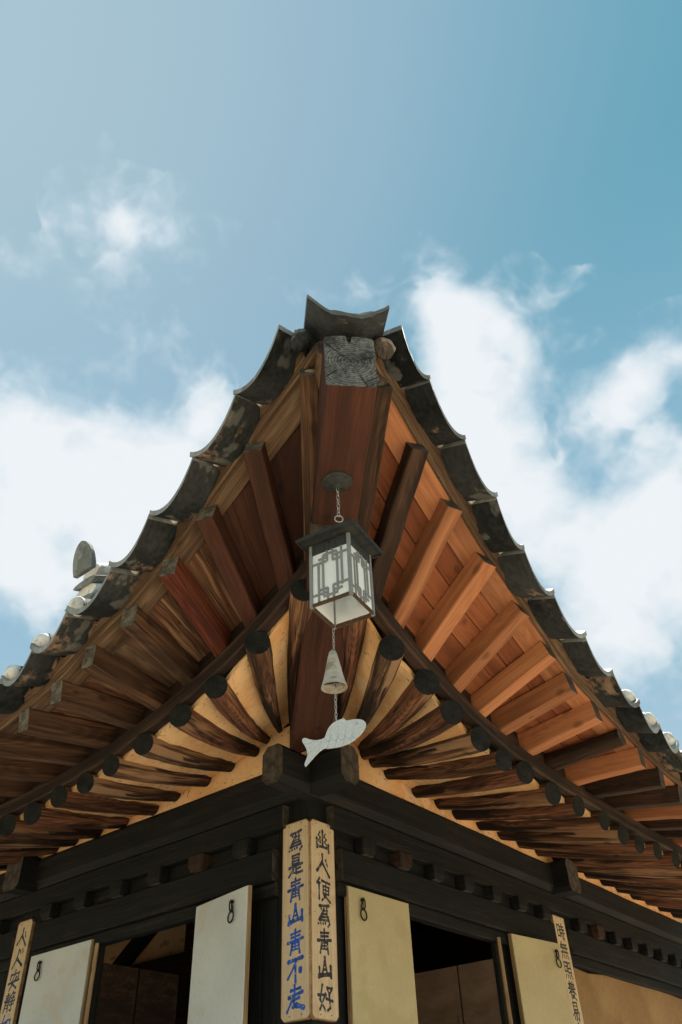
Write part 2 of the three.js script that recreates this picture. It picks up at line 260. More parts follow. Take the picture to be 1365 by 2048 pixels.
function capGeometry(ring, center2d, pts2d, flip, off) {
  const tris = THREE.ShapeUtils.triangulateShape(pts2d.map((p) => new THREE.Vector2(p[0], p[1])), []), pos = [], uv = [];
  for (const t of tris) for (const k of flip ? [t[0], t[2], t[1]] : t) { pos.push(ring[k].x, ring[k].y, ring[k].z); uv.push(pts2d[k][0] + (off.length ? off[0] : off), pts2d[k][1] + (off.length ? off[1] : off)); }
  const g = new THREE.BufferGeometry();
  g.setAttribute('position', new THREE.Float32BufferAttribute(pos, 3)); g.setAttribute('uv', new THREE.Float32BufferAttribute(uv, 2)); g.computeVertexNormals();
  return g;
}
// stations: [{p, right, up, sx, sy}]; section: closed list of [x, y]
function sweep(stations, section, { smooth = false, capOffset = null, uvOff = null } = {}) {
  const u0 = uvOff ? uvOff[0] : U() * 2, v0 = uvOff ? uvOff[1] : U() * 0.5, sec = [...section, section[0]], rings = [], uvs = [];
  let len = 0;
  stations.forEach((st, i) => {
    if (i) len += st.p.distanceTo(stations[i - 1].p);
    const ring = [], uv = []; let per = 0;
    sec.forEach((q, j) => {
      if (j) per += Math.hypot((q[0] - sec[j - 1][0]), (q[1] - sec[j - 1][1]));
      ring.push(st.p.clone().addScaledVector(st.right, q[0] * (st.sx ?? 1)).addScaledVector(st.up, q[1] * (st.sy ?? 1)));
      uv.push([u0 + len, v0 + per]);
    });
    rings.push(ring); uvs.push(uv);
  });
  const side = ringsToGeometry(rings, true, uvs, smooth), c0 = capOffset ?? U() * 3;
  const a = capGeometry(rings[0].slice(0, -1), null, section, true, c0), b = capGeometry(rings[rings.length - 1].slice(0, -1), null, section, false, capOffset ?? c0 + 0.031);
  return mergeGeometries([side, mergeGeometries([a, b])], true);
}
const boxSection = (w, h, c = 0.006) => { const x = w / 2, y = h / 2; return [[-x + c, -y], [x - c, -y], [x, -y + c], [x, y - c], [x - c, y], [-x + c, y], [-x, y - c], [-x, -y + c]]; };
const roundSection = (n, k = 1) => Array.from({ length: n }, (_, i) => { const a = (i / n) * 2 * Math.PI; return [Math.cos(a) * k, Math.sin(a) * k]; });
function beamStations(a, b, n = 6, wob = 0.003, seed = 0, upHint = V(0, 1, 0)) {
  const d = b.clone().sub(a).normalize(), right = d.clone().cross(upHint).normalize(), up = right.clone().cross(d).normalize(), out = [];
  for (let i = 0; i <= n; i++) {
    const t = i / n, p = a.clone().lerp(b, t), k = Math.sin(Math.PI * t);
    p.addScaledVector(right, (hash(i, seed, 3) - 0.5) * 2 * wob * k).addScaledVector(up, (hash(i, seed, 4) - 0.5) * 2 * wob * k);
    out.push({ p, right, up, sx: 1 + (hash(i, seed, 5) - 0.5) * 0.04, sy: 1 + (hash(i, seed, 6) - 0.5) * 0.04 });
  }
  return out;
}
const beam = (a, b, w, h, { chamfer = 0.006, n = 6, wob = 0.003, seed = Math.floor(U() * 1e6) } = {}) => sweep(beamStations(a, b, n, wob, seed), boxSection(w, h, chamfer));
// a sheet f(u, v) with thickness along `thick`
function slab(f, nu, nv, thick, uvScale = null, { smooth = true, twoFaced = false } = {}) {
  const P0 = [], P1 = [], uv = [], u0 = U() * 2, v0 = U();
  const base = f(0, 0), lu = f(1, 0.5).distanceTo(f(0, 0.5)), lv = f(0.5, 1).distanceTo(f(0.5, 0));
  for (let i = 0; i <= nu; i++) { P0.push([]); P1.push([]); uv.push([]); for (let j = 0; j <= nv; j++) { const p = f(i / nu, j / nv); P0[i].push(p); P1[i].push(p.clone().add(typeof thick === 'function' ? thick(i / nu, j / nv) : thick)); const q = [u0 + (i / nu) * lu, v0 + (j / nv) * lv]; uv[i].push(uvScale === 'swap' ? [q[1], q[0]] : q); } }
  const rev = (rows) => rows.map((r) => [...r].reverse());
  const parts = [ringsToGeometry(P0, false, uv, smooth), ringsToGeometry(rev(P1), false, rev(uv), smooth)];
  const edge = (a, b, w) => parts.push(ringsToGeometry([b, a], false, [w.map((q) => [q[0] + 0.01, q[1] + 0.015]), w], false));
  edge(P0[0], P1[0], uv[0]); edge([...P0[nu]].reverse(), [...P1[nu]].reverse(), [...uv[nu]].reverse());
  const col = (A, j) => A.map((r) => r[j]);
  edge([...col(P0, 0)].reverse(), [...col(P1, 0)].reverse(), [...col(uv, 0)].reverse()); edge(col(P0, nv), col(P1, nv), col(uv, nv));
  return twoFaced ? mergeGeometries([parts[0], mergeGeometries(parts.slice(1))], true) : mergeGeometries(parts);
}
function mesh(name, geometry, material, parent, label) {
  const m = new THREE.Mesh(geometry, material); m.name = name; m.castShadow = m.receiveShadow = true; parent.add(m);
  if (label) m.userData.label = label;
  return m;
}
function thing(name, label, category, group) { const g = new THREE.Group(); g.name = name; g.userData = { label, category }; if (group) g.userData.group = group; scene.add(g); return g; }
function structure(name, geometry, material, label) { const m = mesh(name, geometry, material, scene); m.userData = { kind: 'structure', label, category: name.replace(/_/g, ' ') }; return m; }
const merged = (list) => mergeGeometries(list.map((g) => (g.index ? g.toNonIndexed() : g)));

// ---------------------------------------------------------------- ground and platform
std('sand', { ...makeMaps(512, 512, (u, v) => { const b = pfbm(u, v, 4, 4, 621, 6), n = pfbm(u, v, 90, 90, 623, 2), c = mix3([0.38, 0.31, 0.22], [0.54, 0.45, 0.33], clamp(0.5 + (b - 0.5) * 2 + (n - 0.5) * 0.7, 0, 1)); return [...c, n]; }, 3, 3), roughness: 1, bumpScale: 0.006 });
std('granite', { ...makeMaps(256, 256, (u, v) => { const n = pfbm(u, v, 90, 90, 641, 2), b = pfbm(u, v, 4, 4, 643, 4), c = mix3([0.26, 0.25, 0.23], [0.48, 0.46, 0.43], clamp(0.5 + (n - 0.5) * 1.4 + (b - 0.5), 0, 1)); return [...c, n]; }, 0.5, 0.5), roughness: 0.9, bumpScale: 0.002 });
{
  const g = new THREE.CircleGeometry(1500, 64); g.rotateX(-Math.PI / 2);
  const uv = g.attributes.uv; for (let i = 0; i < uv.count; i++) uv.setXY(i, uv.getX(i) * 3000, uv.getY(i) * 3000);
  structure('ground', g, M.sand, 'pale sandy courtyard ground');
  const p = new THREE.BoxGeometry(9, 0.4, 9); p.translate(4.5 - 1.0, 0.204, -4.5 + 1.0);
  structure('platform', p, M.granite, 'low granite platform under the hall');
}

{ // unseen ring of dark hills, added to shut off the light of the low sky
  const n = 96, rings = [], uvs = [], col = [];
  const R0 = [15, 19, 27, 45, 80];
  for (let k = 0; k < R0.length; k++) { const row = [], uv = []; for (let i = 0; i <= n; i++) { const a = ((i % n) / n) * 2 * Math.PI, h = (8 + 9 * fbm3(Math.cos(a) * 3 + 7, Math.sin(a) * 3, k * 0.7, 4)) * [0, 0.25, 0.55, 0.95, 1.5][k] + (k ? 0.5 * (hash(i % n, k, 9) - 0.5) : -0.5); row.push(V(Math.cos(a) * R0[k], h, Math.sin(a) * R0[k])); uv.push([(i / n) * 200, R0[k]]); } rings.push(row); uvs.push(uv); }
  std('added_hill_green', { ...makeMaps(256, 256, (u, v) => { const b = pfbm(u, v, 6, 6, 661, 5), c = mix3([0.02, 0.035, 0.012], [0.06, 0.09, 0.03], clamp(0.5 + (b - 0.5) * 3, 0, 1)); return [...c, b]; }, 12, 12), roughness: 1, bumpScale: 0.8 });
  structure('added_hills', ringsToGeometry(rings, false, uvs, true), M.added_hill_green, 'unseen dark hills added round the courtyard to block low sky light');
}

// ---------------------------------------------------------------- the hall: two facades that meet at the corner
// s runs along a facade from the corner, o points outwards from it
const SIDE = {
  R: { P: (s, y, o) => V(s, y, o), out: V(0, 0, 1), along: V(1, 0, 0) },
  L: { P: (s, y, o) => V(-o, y, -s), out: V(-1, 0, 0), along: V(0, 0, -1) },
};
const UP = V(0, 1, 0);
const hall = thing('timber_hall', 'old dark timber hall with upturned tiled eaves and open doors', 'building');
const sideBox = (sd, s0, s1, y0, y1, o0, o1, opt) => { const P = SIDE[sd].P; return beam(P(s0, (y0 + y1) / 2, (o0 + o1) / 2), P(s1, (y0 + y1) / 2, (o0 + o1) / 2), o1 - o0, y1 - y0, { n: 8, wob: 0.002, chamfer: 0.006, ...opt }); };
const post = (x0, x1, z0, z1, y0, y1) => { const g = sweep([0, 0.5, 1].map((t) => ({ p: V((x0 + x1) / 2, lerp(y0, y1, t), (z0 + z1) / 2), right: V(1, 0, 0), up: V(0, 0, -1) })), boxSection(x1 - x0, z1 - z0, 0.012)); return g; };
const D = [M.dark_beam, M.dark_end];

mesh('column', post(0.027, 0.262, -0.262, -0.027, 0.4, 3.3), D, hall);
mesh('column', post(0.02, 0.26, -2.8, -2.55, 0.4, 3.3), D, hall);
mesh('column', post(2.83, 3.08, -0.26, -0.02, 0.4, 3.3), D, hall);
mesh('column', post(5.8, 6.05, -0.26, -0.02, 0.4, 3.3), D, hall);
mesh('column', post(0.02, 0.26, -5.6, -5.35, 0.4, 3.3), D, hall);
for (const sd of ['R', 'L']) {
  const k = sd === 'L' ? 0.004 : 0;
  mesh('purlin', sideBox(sd, -0.3, 6.2, 3.226 + k, 3.446 + k, -0.088, 0.07, { chamfer: 0.038, n: 14 }), D, hall);
  mesh('under_beam', sideBox(sd, 0.18, 6.2, 3.092 + k, 3.222 + k, -0.06, 0.03, { n: 14 }), D, hall);
  mesh('back_board', sideBox(sd, 0.27, 6.2, 2.99, 3.1, -0.07, -0.03), D, hall);
  const bays = sd === 'L' ? [[0.264, 2.548], [2.802, 5.348]] : [[0.264, 2.828], [3.082, 5.798]];
  for (const [a, b] of bays) {
    mesh('tie_beam', sideBox(sd, a, b, 2.832, 3.0, -0.09, 0.018), D, hall);
    mesh('lintel', sideBox(sd, a, b, 2.757, 2.828, -0.08, -0.008), D, hall);
    const n = Math.round((b - a) / 0.36);
    for (let i = 0; i < n; i++) {
      const s = a + ((i + 0.62) * (b - a)) / n;
      const g = sweep([0, 0.4, 1].map((t, q) => ({ p: SIDE[sd].P(s, 3.003 + t * 0.086, 0.0), right: SIDE[sd].along, up: SIDE[sd].out, sx: [0.72, 1, 1][q], sy: [0.8, 1, 1][q] })), boxSection(0.13, 0.1, 0.006));
      mesh('bearing_block', g, i === 1 ? [M.brown_wood, M.dark_end] : D, hall);
    }
  }
  // beam heads above the second column
  const sc = sd === 'L' ? 2.675 : 2.955;
  mesh('beam_head', sweep(beamStations(SIDE[sd].P(sc, 3.33, -0.3), SIDE[sd].P(sc, 3.33, 0.2), 3, 0.002, 9), boxSection(0.2, 0.24, 0.03)), D, hall);
  // plaster band on top of the purlin, behind the rafters
  const P = SIDE[sd].P;
  mesh('plaster_band', slab((u, v) => P(lerp(-0.03, 6.2, u), 3.44 + v * 0.27, 0.02 + 0.012 * pnoise(u * 60, v * 3, 60, 9, 7) - v * 0.02), 60, 3, SIDE[sd].out.clone().multiplyScalar(-0.06)), M.plaster, hall);
}
// wall infill
function boards(sd, s0, s1, y0, y1, o, n, mat, name) {
  for (let i = 0; i < n; i++) { const a = lerp(s0, s1, i / n) + 0.002, b = lerp(s0, s1, (i + 1) / n) - 0.002, P = SIDE[sd].P, oo = o + (U() - 0.5) * 0.006; mesh(name, sweep([y0, (y0 + y1) / 2, y1].map((y) => ({ p: P((a + b) / 2, y, oo), right: SIDE[sd].along, up: SIDE[sd].out })), boxSection(b - a, 0.03, 0.004)), mat, hall); }
}
boards('L', 0.27, 0.84, 0.42, 2.755, -0.06, 5, D, 'wall_board');
boards('L', 1.84, 2.545, 0.42, 2.755, -0.06, 6, D, 'wall_board');
boards('L', 2.805, 5.345, 0.42, 2.755, -0.06, 12, D, 'wall_board');
boards('R', 0.27, 0.86, 0.42, 2.755, -0.06, 5, D, 'wall_board');
boards('R', 1.99, 2.825, 0.42, 2.755, -0.06, 6, D, 'wall_board');
mesh('wall_panel', sideBox('R', 3.085, 5.79, 0.42, 2.755, -0.09, -0.05), [M.wall_plaster, M.wall_plaster], hall);
boards('L', 0.842, 0.885, 0.42, 2.755, -0.045, 1, D, 'door_post'); boards('L', 1.795, 1.838, 0.42, 2.755, -0.045, 1, D, 'door_post');
boards('R', 0.862, 0.905, 0.42, 2.755, -0.045, 1, D, 'door_post'); boards('R', 1.945, 1.988, 0.42, 2.755, -0.045, 1, D, 'door_post');
// room behind
{
  const b = (x0, x1, y0, y1, z0, z1, n, m) => { const g = new THREE.BoxGeometry(x1 - x0, y1 - y0, z1 - z0); g.translate((x0 + x1) / 2, (y0 + y1) / 2, (z0 + z1) / 2); return mesh(n, g, m, hall); };
  b(0.1, 6, 0.41, 0.5, -6, -0.1, 'room_floor', M.brown_wood);
  b(0.1, 6, 3.92, 3.98, -6, -0.1, 'room_ceiling', M.brown_wood);
  b(2.6, 2.7, 0.5, 3.92, -6, -1.6, 'room_wall', M.plaster);
  b(2.5, 2.598, 3.64, 3.9, -6, -1.6, 'room_beam', M.brown_wood);
  b(2.5, 2.598, 0.5, 3.35, -6, -1.6, 'room_panel', M.brown_wood);
  b(2.48, 2.596, 3.352, 3.638, -3.84, -3.6, 'room_post', M.brown_wood);
  b(5.9, 6, 0.5, 3.92, -6, -0.3, 'room_wall', M.wall_plaster);
  b(0.3, 6, 0.5, 3.92, -6.1, -6.002, 'room_wall', M.wall_plaster);
  mesh('room_brace', beam(V(2.55, 3.2, -5.2), V(2.55, 3.8, -4.3), 0.09, 0.16), D, hall);
}

// ---------------------------------------------------------------- doors
function ringPull(parent, at, out) {
  const q = new THREE.Quaternion().setFromUnitVectors(V(0, 0, 1), out), parts = [];
  const add = (g) => parts.push(g.toNonIndexed());
  const plate = new THREE.CylinderGeometry(0.009, 0.009, 0.006, 12); plate.rotateX(Math.PI / 2); plate.translate(0, 0, 0.003); add(plate);
  const staple = new THREE.TorusGeometry(0.01, 0.0035, 8, 14); staple.rotateY(Math.PI / 2); staple.translate(0, 0, 0.011); add(staple);
  const link = new THREE.TubeGeometry(new THREE.CatmullRomCurve3([V(0, 0.004, 0.02), V(-0.011, -0.014, 0.017), V(-0.016, -0.044, 0.012), V(0, -0.062, 0.012), V(0.016, -0.044, 0.012), V(0.011, -0.014, 0.017)], true), 30, 0.0042, 7, true); add(link);
  const bar = new THREE.CylinderGeometry(0.003, 0.003, 0.05, 6); bar.translate(0, -0.032, 0.012); add(bar);
  const ring = new THREE.TorusGeometry(0.03, 0.0045, 8, 28); ring.scale(0.86, 1.12, 1); ring.rotateX(-0.06); ring.translate(0, -0.09, 0.013); add(ring);
  const g = merged(parts); g.scale(1.0, 0.86, 1); g.applyQuaternion(q); g.translate(at.x, at.y, at.z);
  mesh('ring_pull', g, M.black_iron, parent);
}
function doorLeaf(hinge, free, y0, y1, paintMat, out, ringS, label) {
  const d = free.clone().sub(hinge), w = d.length(); d.normalize();
  const g = new THREE.Group(); g.name = 'door_leaf'; g.userData.label = label; hall.add(g);
  const n = d.clone().cross(UP).normalize(); if (n.dot(out) < 0) n.negate();
  const at = (t, y, k) => hinge.clone().addScaledVector(d, t).setY(y).addScaledVector(n, k);
  const bx = (t0, t1, ya, yb, k0, k1, name, m, ch = 0.003) => mesh(name, sweep([ya, (ya + yb) / 2, yb].map((y) => ({ p: at((t0 + t1) / 2, y, (k0 + k1) / 2), right: d, up: n })), boxSection(t1 - t0, k1 - k0, ch)), m, g);
  bx(0.004, w - 0.004, y0 + 0.004, y1 - 0.004, 0.024, 0.034, 'panel', [paintMat, M.trim_wood], 0.002);
  bx(0, 0.03, y0, y1, 0, 0.023, 'stile', [M.trim_wood, M.trim_wood]); bx(w - 0.03, w, y0, y1, 0, 0.023, 'stile', [M.trim_wood, M.trim_wood]);
  bx(0.03, w - 0.03, y1 - 0.05, y1, 0.002, 0.023, 'rail', [M.trim_wood, M.trim_wood]); bx(0.03, w - 0.03, y0, y0 + 0.05, 0.002, 0.023, 'rail', [M.trim_wood, M.trim_wood]);
  ringPull(g, at(ringS, y1 - 0.06, 0.034), n);
  return g;
}
const outL = V(-1, 0, 0), outR = V(0, 0, 1);
doorLeaf(V(0.03, 0, -0.885), V(-0.07, 0, -0.36), 0.6, 2.812, M.cool_lit_paint, outL, 0.4, 'off-white door leaf with cool sky light in its colour, swung open beside the corner boards');
doorLeaf(V(0.02, 0, -1.86), V(0.02, 0, -2.53), 0.6, 2.795, M.cool_lit_paint, outL, 0.53, 'off-white door leaf with cool sky light in its colour, folded back beside a signboard');
doorLeaf(V(0.895, 0, -0.02), V(0.32, 0, -0.03), 0.6, 2.815, M.warm_lit_paint, outR, 0.46, 'off-white door leaf with warm bounce light in its colour, folded back beside the corner boards');
doorLeaf(V(2.09, 0, 0.0), V(2.66, 0, 0.08), 0.6, 2.822, M.warm_lit_paint, outR, 0.5, 'off-white door leaf with warm bounce light in its colour, half covering a signboard');
// inner leaves turned into the room
{
  const gR = new THREE.Group(); gR.name = 'inner_leaf'; hall.add(gR);
  const panel = (z0, z1) => { const g = new THREE.BoxGeometry(0.02, 2.1, z0 - z1 - 0.006, 1, 1, 1); g.translate(1.962, 1.61, (z0 + z1) / 2); mesh('panel', g, M.plywood, gR); };
  panel(-0.03, -0.348); panel(-0.358, -0.72); panel(-0.73, -1.1);
  mesh('edge_trim', post(1.94, 1.972, -0.014, 0.014, 0.6, 2.78), [M.trim_wood, M.trim_wood], gR);
  const gL = new THREE.Group(); gL.name = 'inner_leaf'; hall.add(gL);
  for (const [a, b] of [[0.03, 0.35], [0.36, 0.7]]) { const g = new THREE.BoxGeometry(b - a - 0.006, 2.1, 0.02); g.translate((a + b) / 2, 1.61, -1.815); mesh('panel', g, M.brown_wood, gL); }
  mesh('edge_trim', post(-0.014, 0.014, -1.826, -1.796, 0.6, 2.762), [M.trim_wood, M.trim_wood], gL);
}

// ---------------------------------------------------------------- rafters (round), plaster between them
const DISC = {
  R: [[-1.02, 3.56, 1.19], [-0.734, 3.423, 1.155], [-0.401, 3.392, 1.118], [-0.153, 3.33, 1.094], [0.147, 3.292, 1.069], [0.402, 3.26, 1.053], [0.667, 3.271, 1.039], [1.014, 3.248, 1.026], [1.367, 3.266, 1.02], [1.732, 3.266, 1.02], [2.007, 3.238, 1.02], [2.275, 3.236, 1.02], [2.611, 3.265, 1.02], [2.969, 3.288, 1.02], [3.3, 3.27, 1.02], [3.62, 3.27, 1.02], [3.95, 3.27, 1.02], [4.27, 3.27, 1.02], [4.6, 3.27, 1.02], [4.93, 3.27, 1.02], [5.26, 3.27, 1.02], [5.6, 3.27, 1.02]],
  L: [[-0.998, 3.599, 1.17], [-0.644, 3.5, 1.099], [-0.307, 3.415, 1.041], [-0.006, 3.381, 0.998], [0.319, 3.341, 0.96], [0.617, 3.316, 0.934], [0.855, 3.289, 0.918], [1.115, 3.285, 0.906], [1.37, 3.254, 0.901], [1.631, 3.25, 0.9], [1.9, 3.25, 0.9], [2.18, 3.25, 0.9], [2.46, 3.25, 0.9], [2.74, 3.25, 0.9], [3.02, 3.25, 0.9]],
};
const AT_PURLIN = {
  R: [[0.2, 3.7], [0.36, 3.7], [0.47, 3.67], [0.5, 3.63], [0.6, 3.61], [0.76, 3.58], [1.07, 3.545], [1.346, 3.54], [1.56, 3.52], [1.88, 3.52], [2.18, 3.52], [2.47, 3.52], [2.76, 3.52], [3.06, 3.52], [3.34, 3.52], [3.64, 3.52], [3.96, 3.52], [4.28, 3.52], [4.61, 3.52], [4.94, 3.52], [5.27, 3.52], [5.61, 3.52]],
  L: [[0.1, 3.72], [0.2, 3.7], [0.32, 3.67], [0.42, 3.62], [0.64, 3.59], [0.86, 3.555], [1.15, 3.535], [1.36, 3.5], [1.67, 3.495], [1.96, 3.495], [2.22, 3.495], [2.46, 3.495], [2.72, 3.495], [2.98, 3.495], [3.24, 3.495]],
};
for (let s = 3.3; s < 4.2; s += 0.28) { DISC.L.push([s, 3.25, 0.9]); AT_PURLIN.L.push([s + 0.18, 3.495]); }
const axes = { R: [], L: [] };
for (const sd of ['R', 'L']) {
  const P = SIDE[sd].P;
  DISC[sd].forEach((d, i) => {
    const q = AT_PURLIN[sd][i], a = P(d[0], d[1], d[2]), b = P(q[0], q[1], 0.05), near = clamp(1 - (d[0] + 1.0) / 1.7, 0, 1);
    const m = a.clone().lerp(b, 0.55); m.y -= 0.018 + 0.05 * near; m.addScaledVector(SIDE[sd].along, (U() - 0.5) * 0.02 + 0.02 * near);
    const inner = b.clone().add(b.clone().sub(m).multiplyScalar(0.5));
    const curve = (t) => { const k = 1 - t; return a.clone().multiplyScalar(k * k).addScaledVector(m, 2 * k * t).addScaledVector(b, t * t); };
    axes[sd].push(curve);
    const st = [], n = 12, seed = i * 13 + (sd === 'R' ? 500 : 0);
    for (let j = 0; j <= n + 1; j++) {
      const t = j <= n ? j / n : 1, p = j <= n ? curve(t) : inner, tg = (j <= n ? curve(Math.min(1, t + 0.01)).sub(curve(Math.max(0, t - 0.01))) : inner.clone().sub(b)).normalize();
      const right = tg.clone().cross(UP).normalize(), up = right.clone().cross(tg), taper = lerp(1, lerp(0.8, 0.2, near), Math.pow(t, 1.2));
      const r = 0.063 * (0.93 + 0.15 * hash(i, sd === 'R' ? 2 : 1, 88)) * taper * (1 + (hash(j, seed, 8) - 0.5) * 0.07);
      st.push({ p, right, up, sx: r * (1 + (hash(j, seed, 9) - 0.5) * 0.05), sy: r * lerp(1, lerp(1, 1.35, near), t) });
    }
    st[0].sx *= 0.97; st[0].sy *= 0.97;
    const g = sweep(st, roundSection(16), { smooth: true, uvOff: [0, U() * 8] });
    // the caps use a unit section: scale their uv to metres
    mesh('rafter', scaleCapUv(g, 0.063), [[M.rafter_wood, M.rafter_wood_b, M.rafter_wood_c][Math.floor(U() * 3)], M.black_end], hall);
  });
}
function scaleCapUv(g, k) { const grp = g.groups[1], uv = g.attributes.uv; for (let i = grp.start; i < grp.start + grp.count; i++) uv.setXY(i, uv.getX(i) * k, uv.getY(i) * k); const s = g.groups[0]; for (let i = s.start; i < s.start + s.count; i++) uv.setXY(i, uv.getX(i), uv.getY(i) * k); return g; }

// hip rafters on the diagonal: (-t, y, t)
const hp = (t, y, k = 0) => V(-t + k * 0.7071, y, t + k * 0.7071);
{
  const hipStations = (list) => list.map(([t, y], i) => { const a = list[Math.max(0, i - 1)], b = list[Math.min(list.length - 1, i + 1)], d = hp(b[0], b[1]).sub(hp(a[0], a[1])).normalize(), right = V(0.7071, 0, 0.7071), up = V(0, 1, 0); return { p: hp(t, y), right, up }; });
  // lower hip rafter: its underside climbs from the crossed purlins to the first batten
  const low = [[-0.6, 3.52], [0.05, 3.49], [0.35, 3.485], [0.65, 3.5], [0.95, 3.55], [1.27, 3.64]].reverse();
  mesh('hip_rafter', sweep(hipStations(low), [[-0.11, 0.012], [-0.1, 0], [0.1, 0], [0.11, 0.012], [0.11, 0.24], [-0.11, 0.24]]), [M.hip_wood, M.dark_end], hall, 'reddish lower hip rafter under the corner of the eaves');
  // upper hip rafter with the drying check that opens at the top of its end
  const high = [[1.0, 3.74], [1.22, 3.765], [1.45, 3.79], [1.65, 3.812], [1.802, 3.832]].reverse();
  const sec = [[-0.098, 0.006], [-0.092, 0], [0.092, 0], [0.098, 0.006], [0.101, 0.28], [0.093, 0.292], [0.045, 0.303], [0.012, 0.3], [0.006, 0.262], [-0.004, 0.262], [-0.014, 0.305], [-0.05, 0.303], [-0.094, 0.293], [-0.101, 0.283]];
  mesh('hip_rafter', sweep(hipStations(high), sec, { capOffset: [0.17, 0.03] }), [M.hip_wood, M.hip_end], hall, 'upper hip rafter with grey cracked end grain showing rings');
}
// plaster between rafters, and between the first rafter and the hip
for (const sd of ['R', 'L']) {
  const ax = axes[sd];
  const hipAxis = (t) => { const q = [[1.27, 3.68], [0.95, 3.6], [0.65, 3.56], [0.3, 3.6], [-0.05, 3.68]], f = t * 4, i = Math.min(3, Math.floor(f)), k = f - i; const p = hp(lerp(q[i][0], q[i + 1][0], k), lerp(q[i][1], q[i + 1][1], k)); return p.addScaledVector(SIDE[sd].along, 0.11).addScaledVector(SIDE[sd].out, -0.02); };
  for (let i = -1; i + 1 < ax.length; i++) {
    const A = i < 0 ? hipAxis : ax[i], B = ax[i + 1], ph = U() * 50;
    const g = slab((u, v) => {
      const t = 0.06 + u * 0.98, a = A(Math.min(1, t)), b = B(Math.min(1, t)), p = a.lerp(b, v), bow = 4 * v * (1 - v);
      p.y += -0.004 + 0.03 * bow * (1 - u * 0.5) + (noise3(p.x * 9 + ph, p.y * 9, p.z * 9) - 0.5) * 0.014;
      if (t > 1) p.addScaledVector(SIDE[sd].out, -0.03);
      return p;
    }, 14, 6, V(0, 0.035, 0));
    mesh('plaster_infill', g, M.plaster, hall);
  }
}

// ---------------------------------------------------------------- curves of the eaves
function interp(list, k) { // [[s, value]...] smooth through the points
  return (s) => { let i = 0; while (i < list.length - 2 && s > list[i + 1][0]) i++; const a = list[i], b = list[i + 1], t = clamp((s - a[0]) / (b[0] - a[0]), 0, 1); const p = list[Math.max(0, i - 1)], n = list[Math.min(list.length - 1, i + 2)], h = b[0] - a[0], ma = i ? (b[k] - p[k]) / (b[0] - p[0]) : (b[k] - a[k]) / h, mb = i < list.length - 2 ? (n[k] - a[k]) / (n[0] - a[0]) : (b[k] - a[k]) / h, t2 = t * t, t3 = t2 * t; return (2 * t3 - 3 * t2 + 1) * a[k] + (t3 - 2 * t2 + t) * h * ma + (-2 * t3 + 3 * t2) * b[k] + (t3 - t2) * h * mb; };
}
const smoothY = { // heights of the rafter ends, evened out as the straight batten that lies on them
  R: [[-1.24, 3.66, 1.22], [-1.0, 3.55, 1.19], [-0.6, 3.44, 1.14], [-0.2, 3.36, 1.1], [0.2, 3.305, 1.066], [0.7, 3.275, 1.037], [1.3, 3.262, 1.022], [2.2, 3.258, 1.02], [3, 3.27, 1.02], [6, 3.27, 1.02]],
  L: [[-1.24, 3.69, 1.22], [-1.0, 3.6, 1.17], [-0.6, 3.495, 1.092], [-0.2, 3.415, 1.025], [0.2, 3.355, 0.972], [0.7, 3.305, 0.928], [1.3, 3.268, 0.903], [2.2, 3.255, 0.9], [3, 3.255, 0.9], [6, 3.255, 0.9]],
};
const yD = { R: interp(smoothY.R, 1), L: interp(smoothY.L, 1) }, oD = { R: interp(smoothY.R, 2), L: interp(smoothY.L, 2) };
function ribbon(sd, fy, fo, s0, s1, n, section, seed = 0, wob = 0.002) {
  const st = [];
  for (let i = 0; i <= n; i++) { const s = lerp(s0, s1, i / n), p = SIDE[sd].P(s, fy(s), fo(s)); const q = SIDE[sd].P(s + 0.01, fy(s + 0.01), fo(s + 0.01)).sub(SIDE[sd].P(s - 0.01, fy(s - 0.01), fo(s - 0.01))).normalize(); const right = SIDE[sd].out.clone().addScaledVector(q, -q.dot(SIDE[sd].out)).normalize(), up = V(0, 1, 0).addScaledVector(q, -q.y).normalize(); p.y += (hash(i, seed, 31) - 0.5) * 2 * wob; st.push({ p, right, up }); }
  return sweep(st, section);
}
for (const sd of ['R', 'L']) mesh('rafter_batten', ribbon(sd, (s) => yD[sd](s) + 0.103, (s) => oD[sd](s) - 0.022, -1.2, 5.8, 46, boxSection(0.062, 0.086, 0.007), sd === 'R' ? 3 : 7), [M.batten_wood, M.dark_end], hall);

// ---------------------------------------------------------------- flying rafters, boards between them
const FLY = {
  R: [[-1.502, 4.146, 1.745], [-1.182, 4.05, 1.691], [-0.853, 3.949, 1.642], [-0.5, 3.847, 1.596], [-0.109, 3.77, 1.553], [0.202, 3.667, 1.526], [0.447, 3.574, 1.508], [0.787, 3.534, 1.489], [1.13, 3.497, 1.476], [1.405, 3.455, 1.471], [1.69, 3.41, 1.47], [1.99, 3.385, 1.47], [2.28, 3.375, 1.47], [2.58, 3.37, 1.47], [2.88, 3.37, 1.47], [3.18, 3.37, 1.47], [3.48, 3.37, 1.47], [3.78, 3.37, 1.47], [4.08, 3.37, 1.47], [4.38, 3.37, 1.47]],
  L: [[-1.545, 4.167, 1.748], [-1.15, 4.041, 1.672], [-0.8, 3.892, 1.614], [-0.521, 3.747, 1.574], [-0.212, 3.627, 1.535], [0.121, 3.557, 1.5], [0.39, 3.467, 1.477], [0.681, 3.419, 1.457], [0.97, 3.385, 1.445], [1.26, 3.365, 1.435], [1.55, 3.355, 1.43], [1.84, 3.35, 1.43], [2.13, 3.35, 1.43], [2.42, 3.35, 1.43]],
};
const FLYBASE = { R: [-1.03, -0.86, -0.64, -0.37, -0.06, 0.22, 0.46, 0.79], L: [-1.06, -0.86, -0.58, -0.33, -0.05, 0.22, 0.45, 0.72] };
for (let s = 2.71; s < 3.7; s += 0.29) FLY.L.push([s, 3.35, 1.43]);
const fly = { R: [], L: [] };
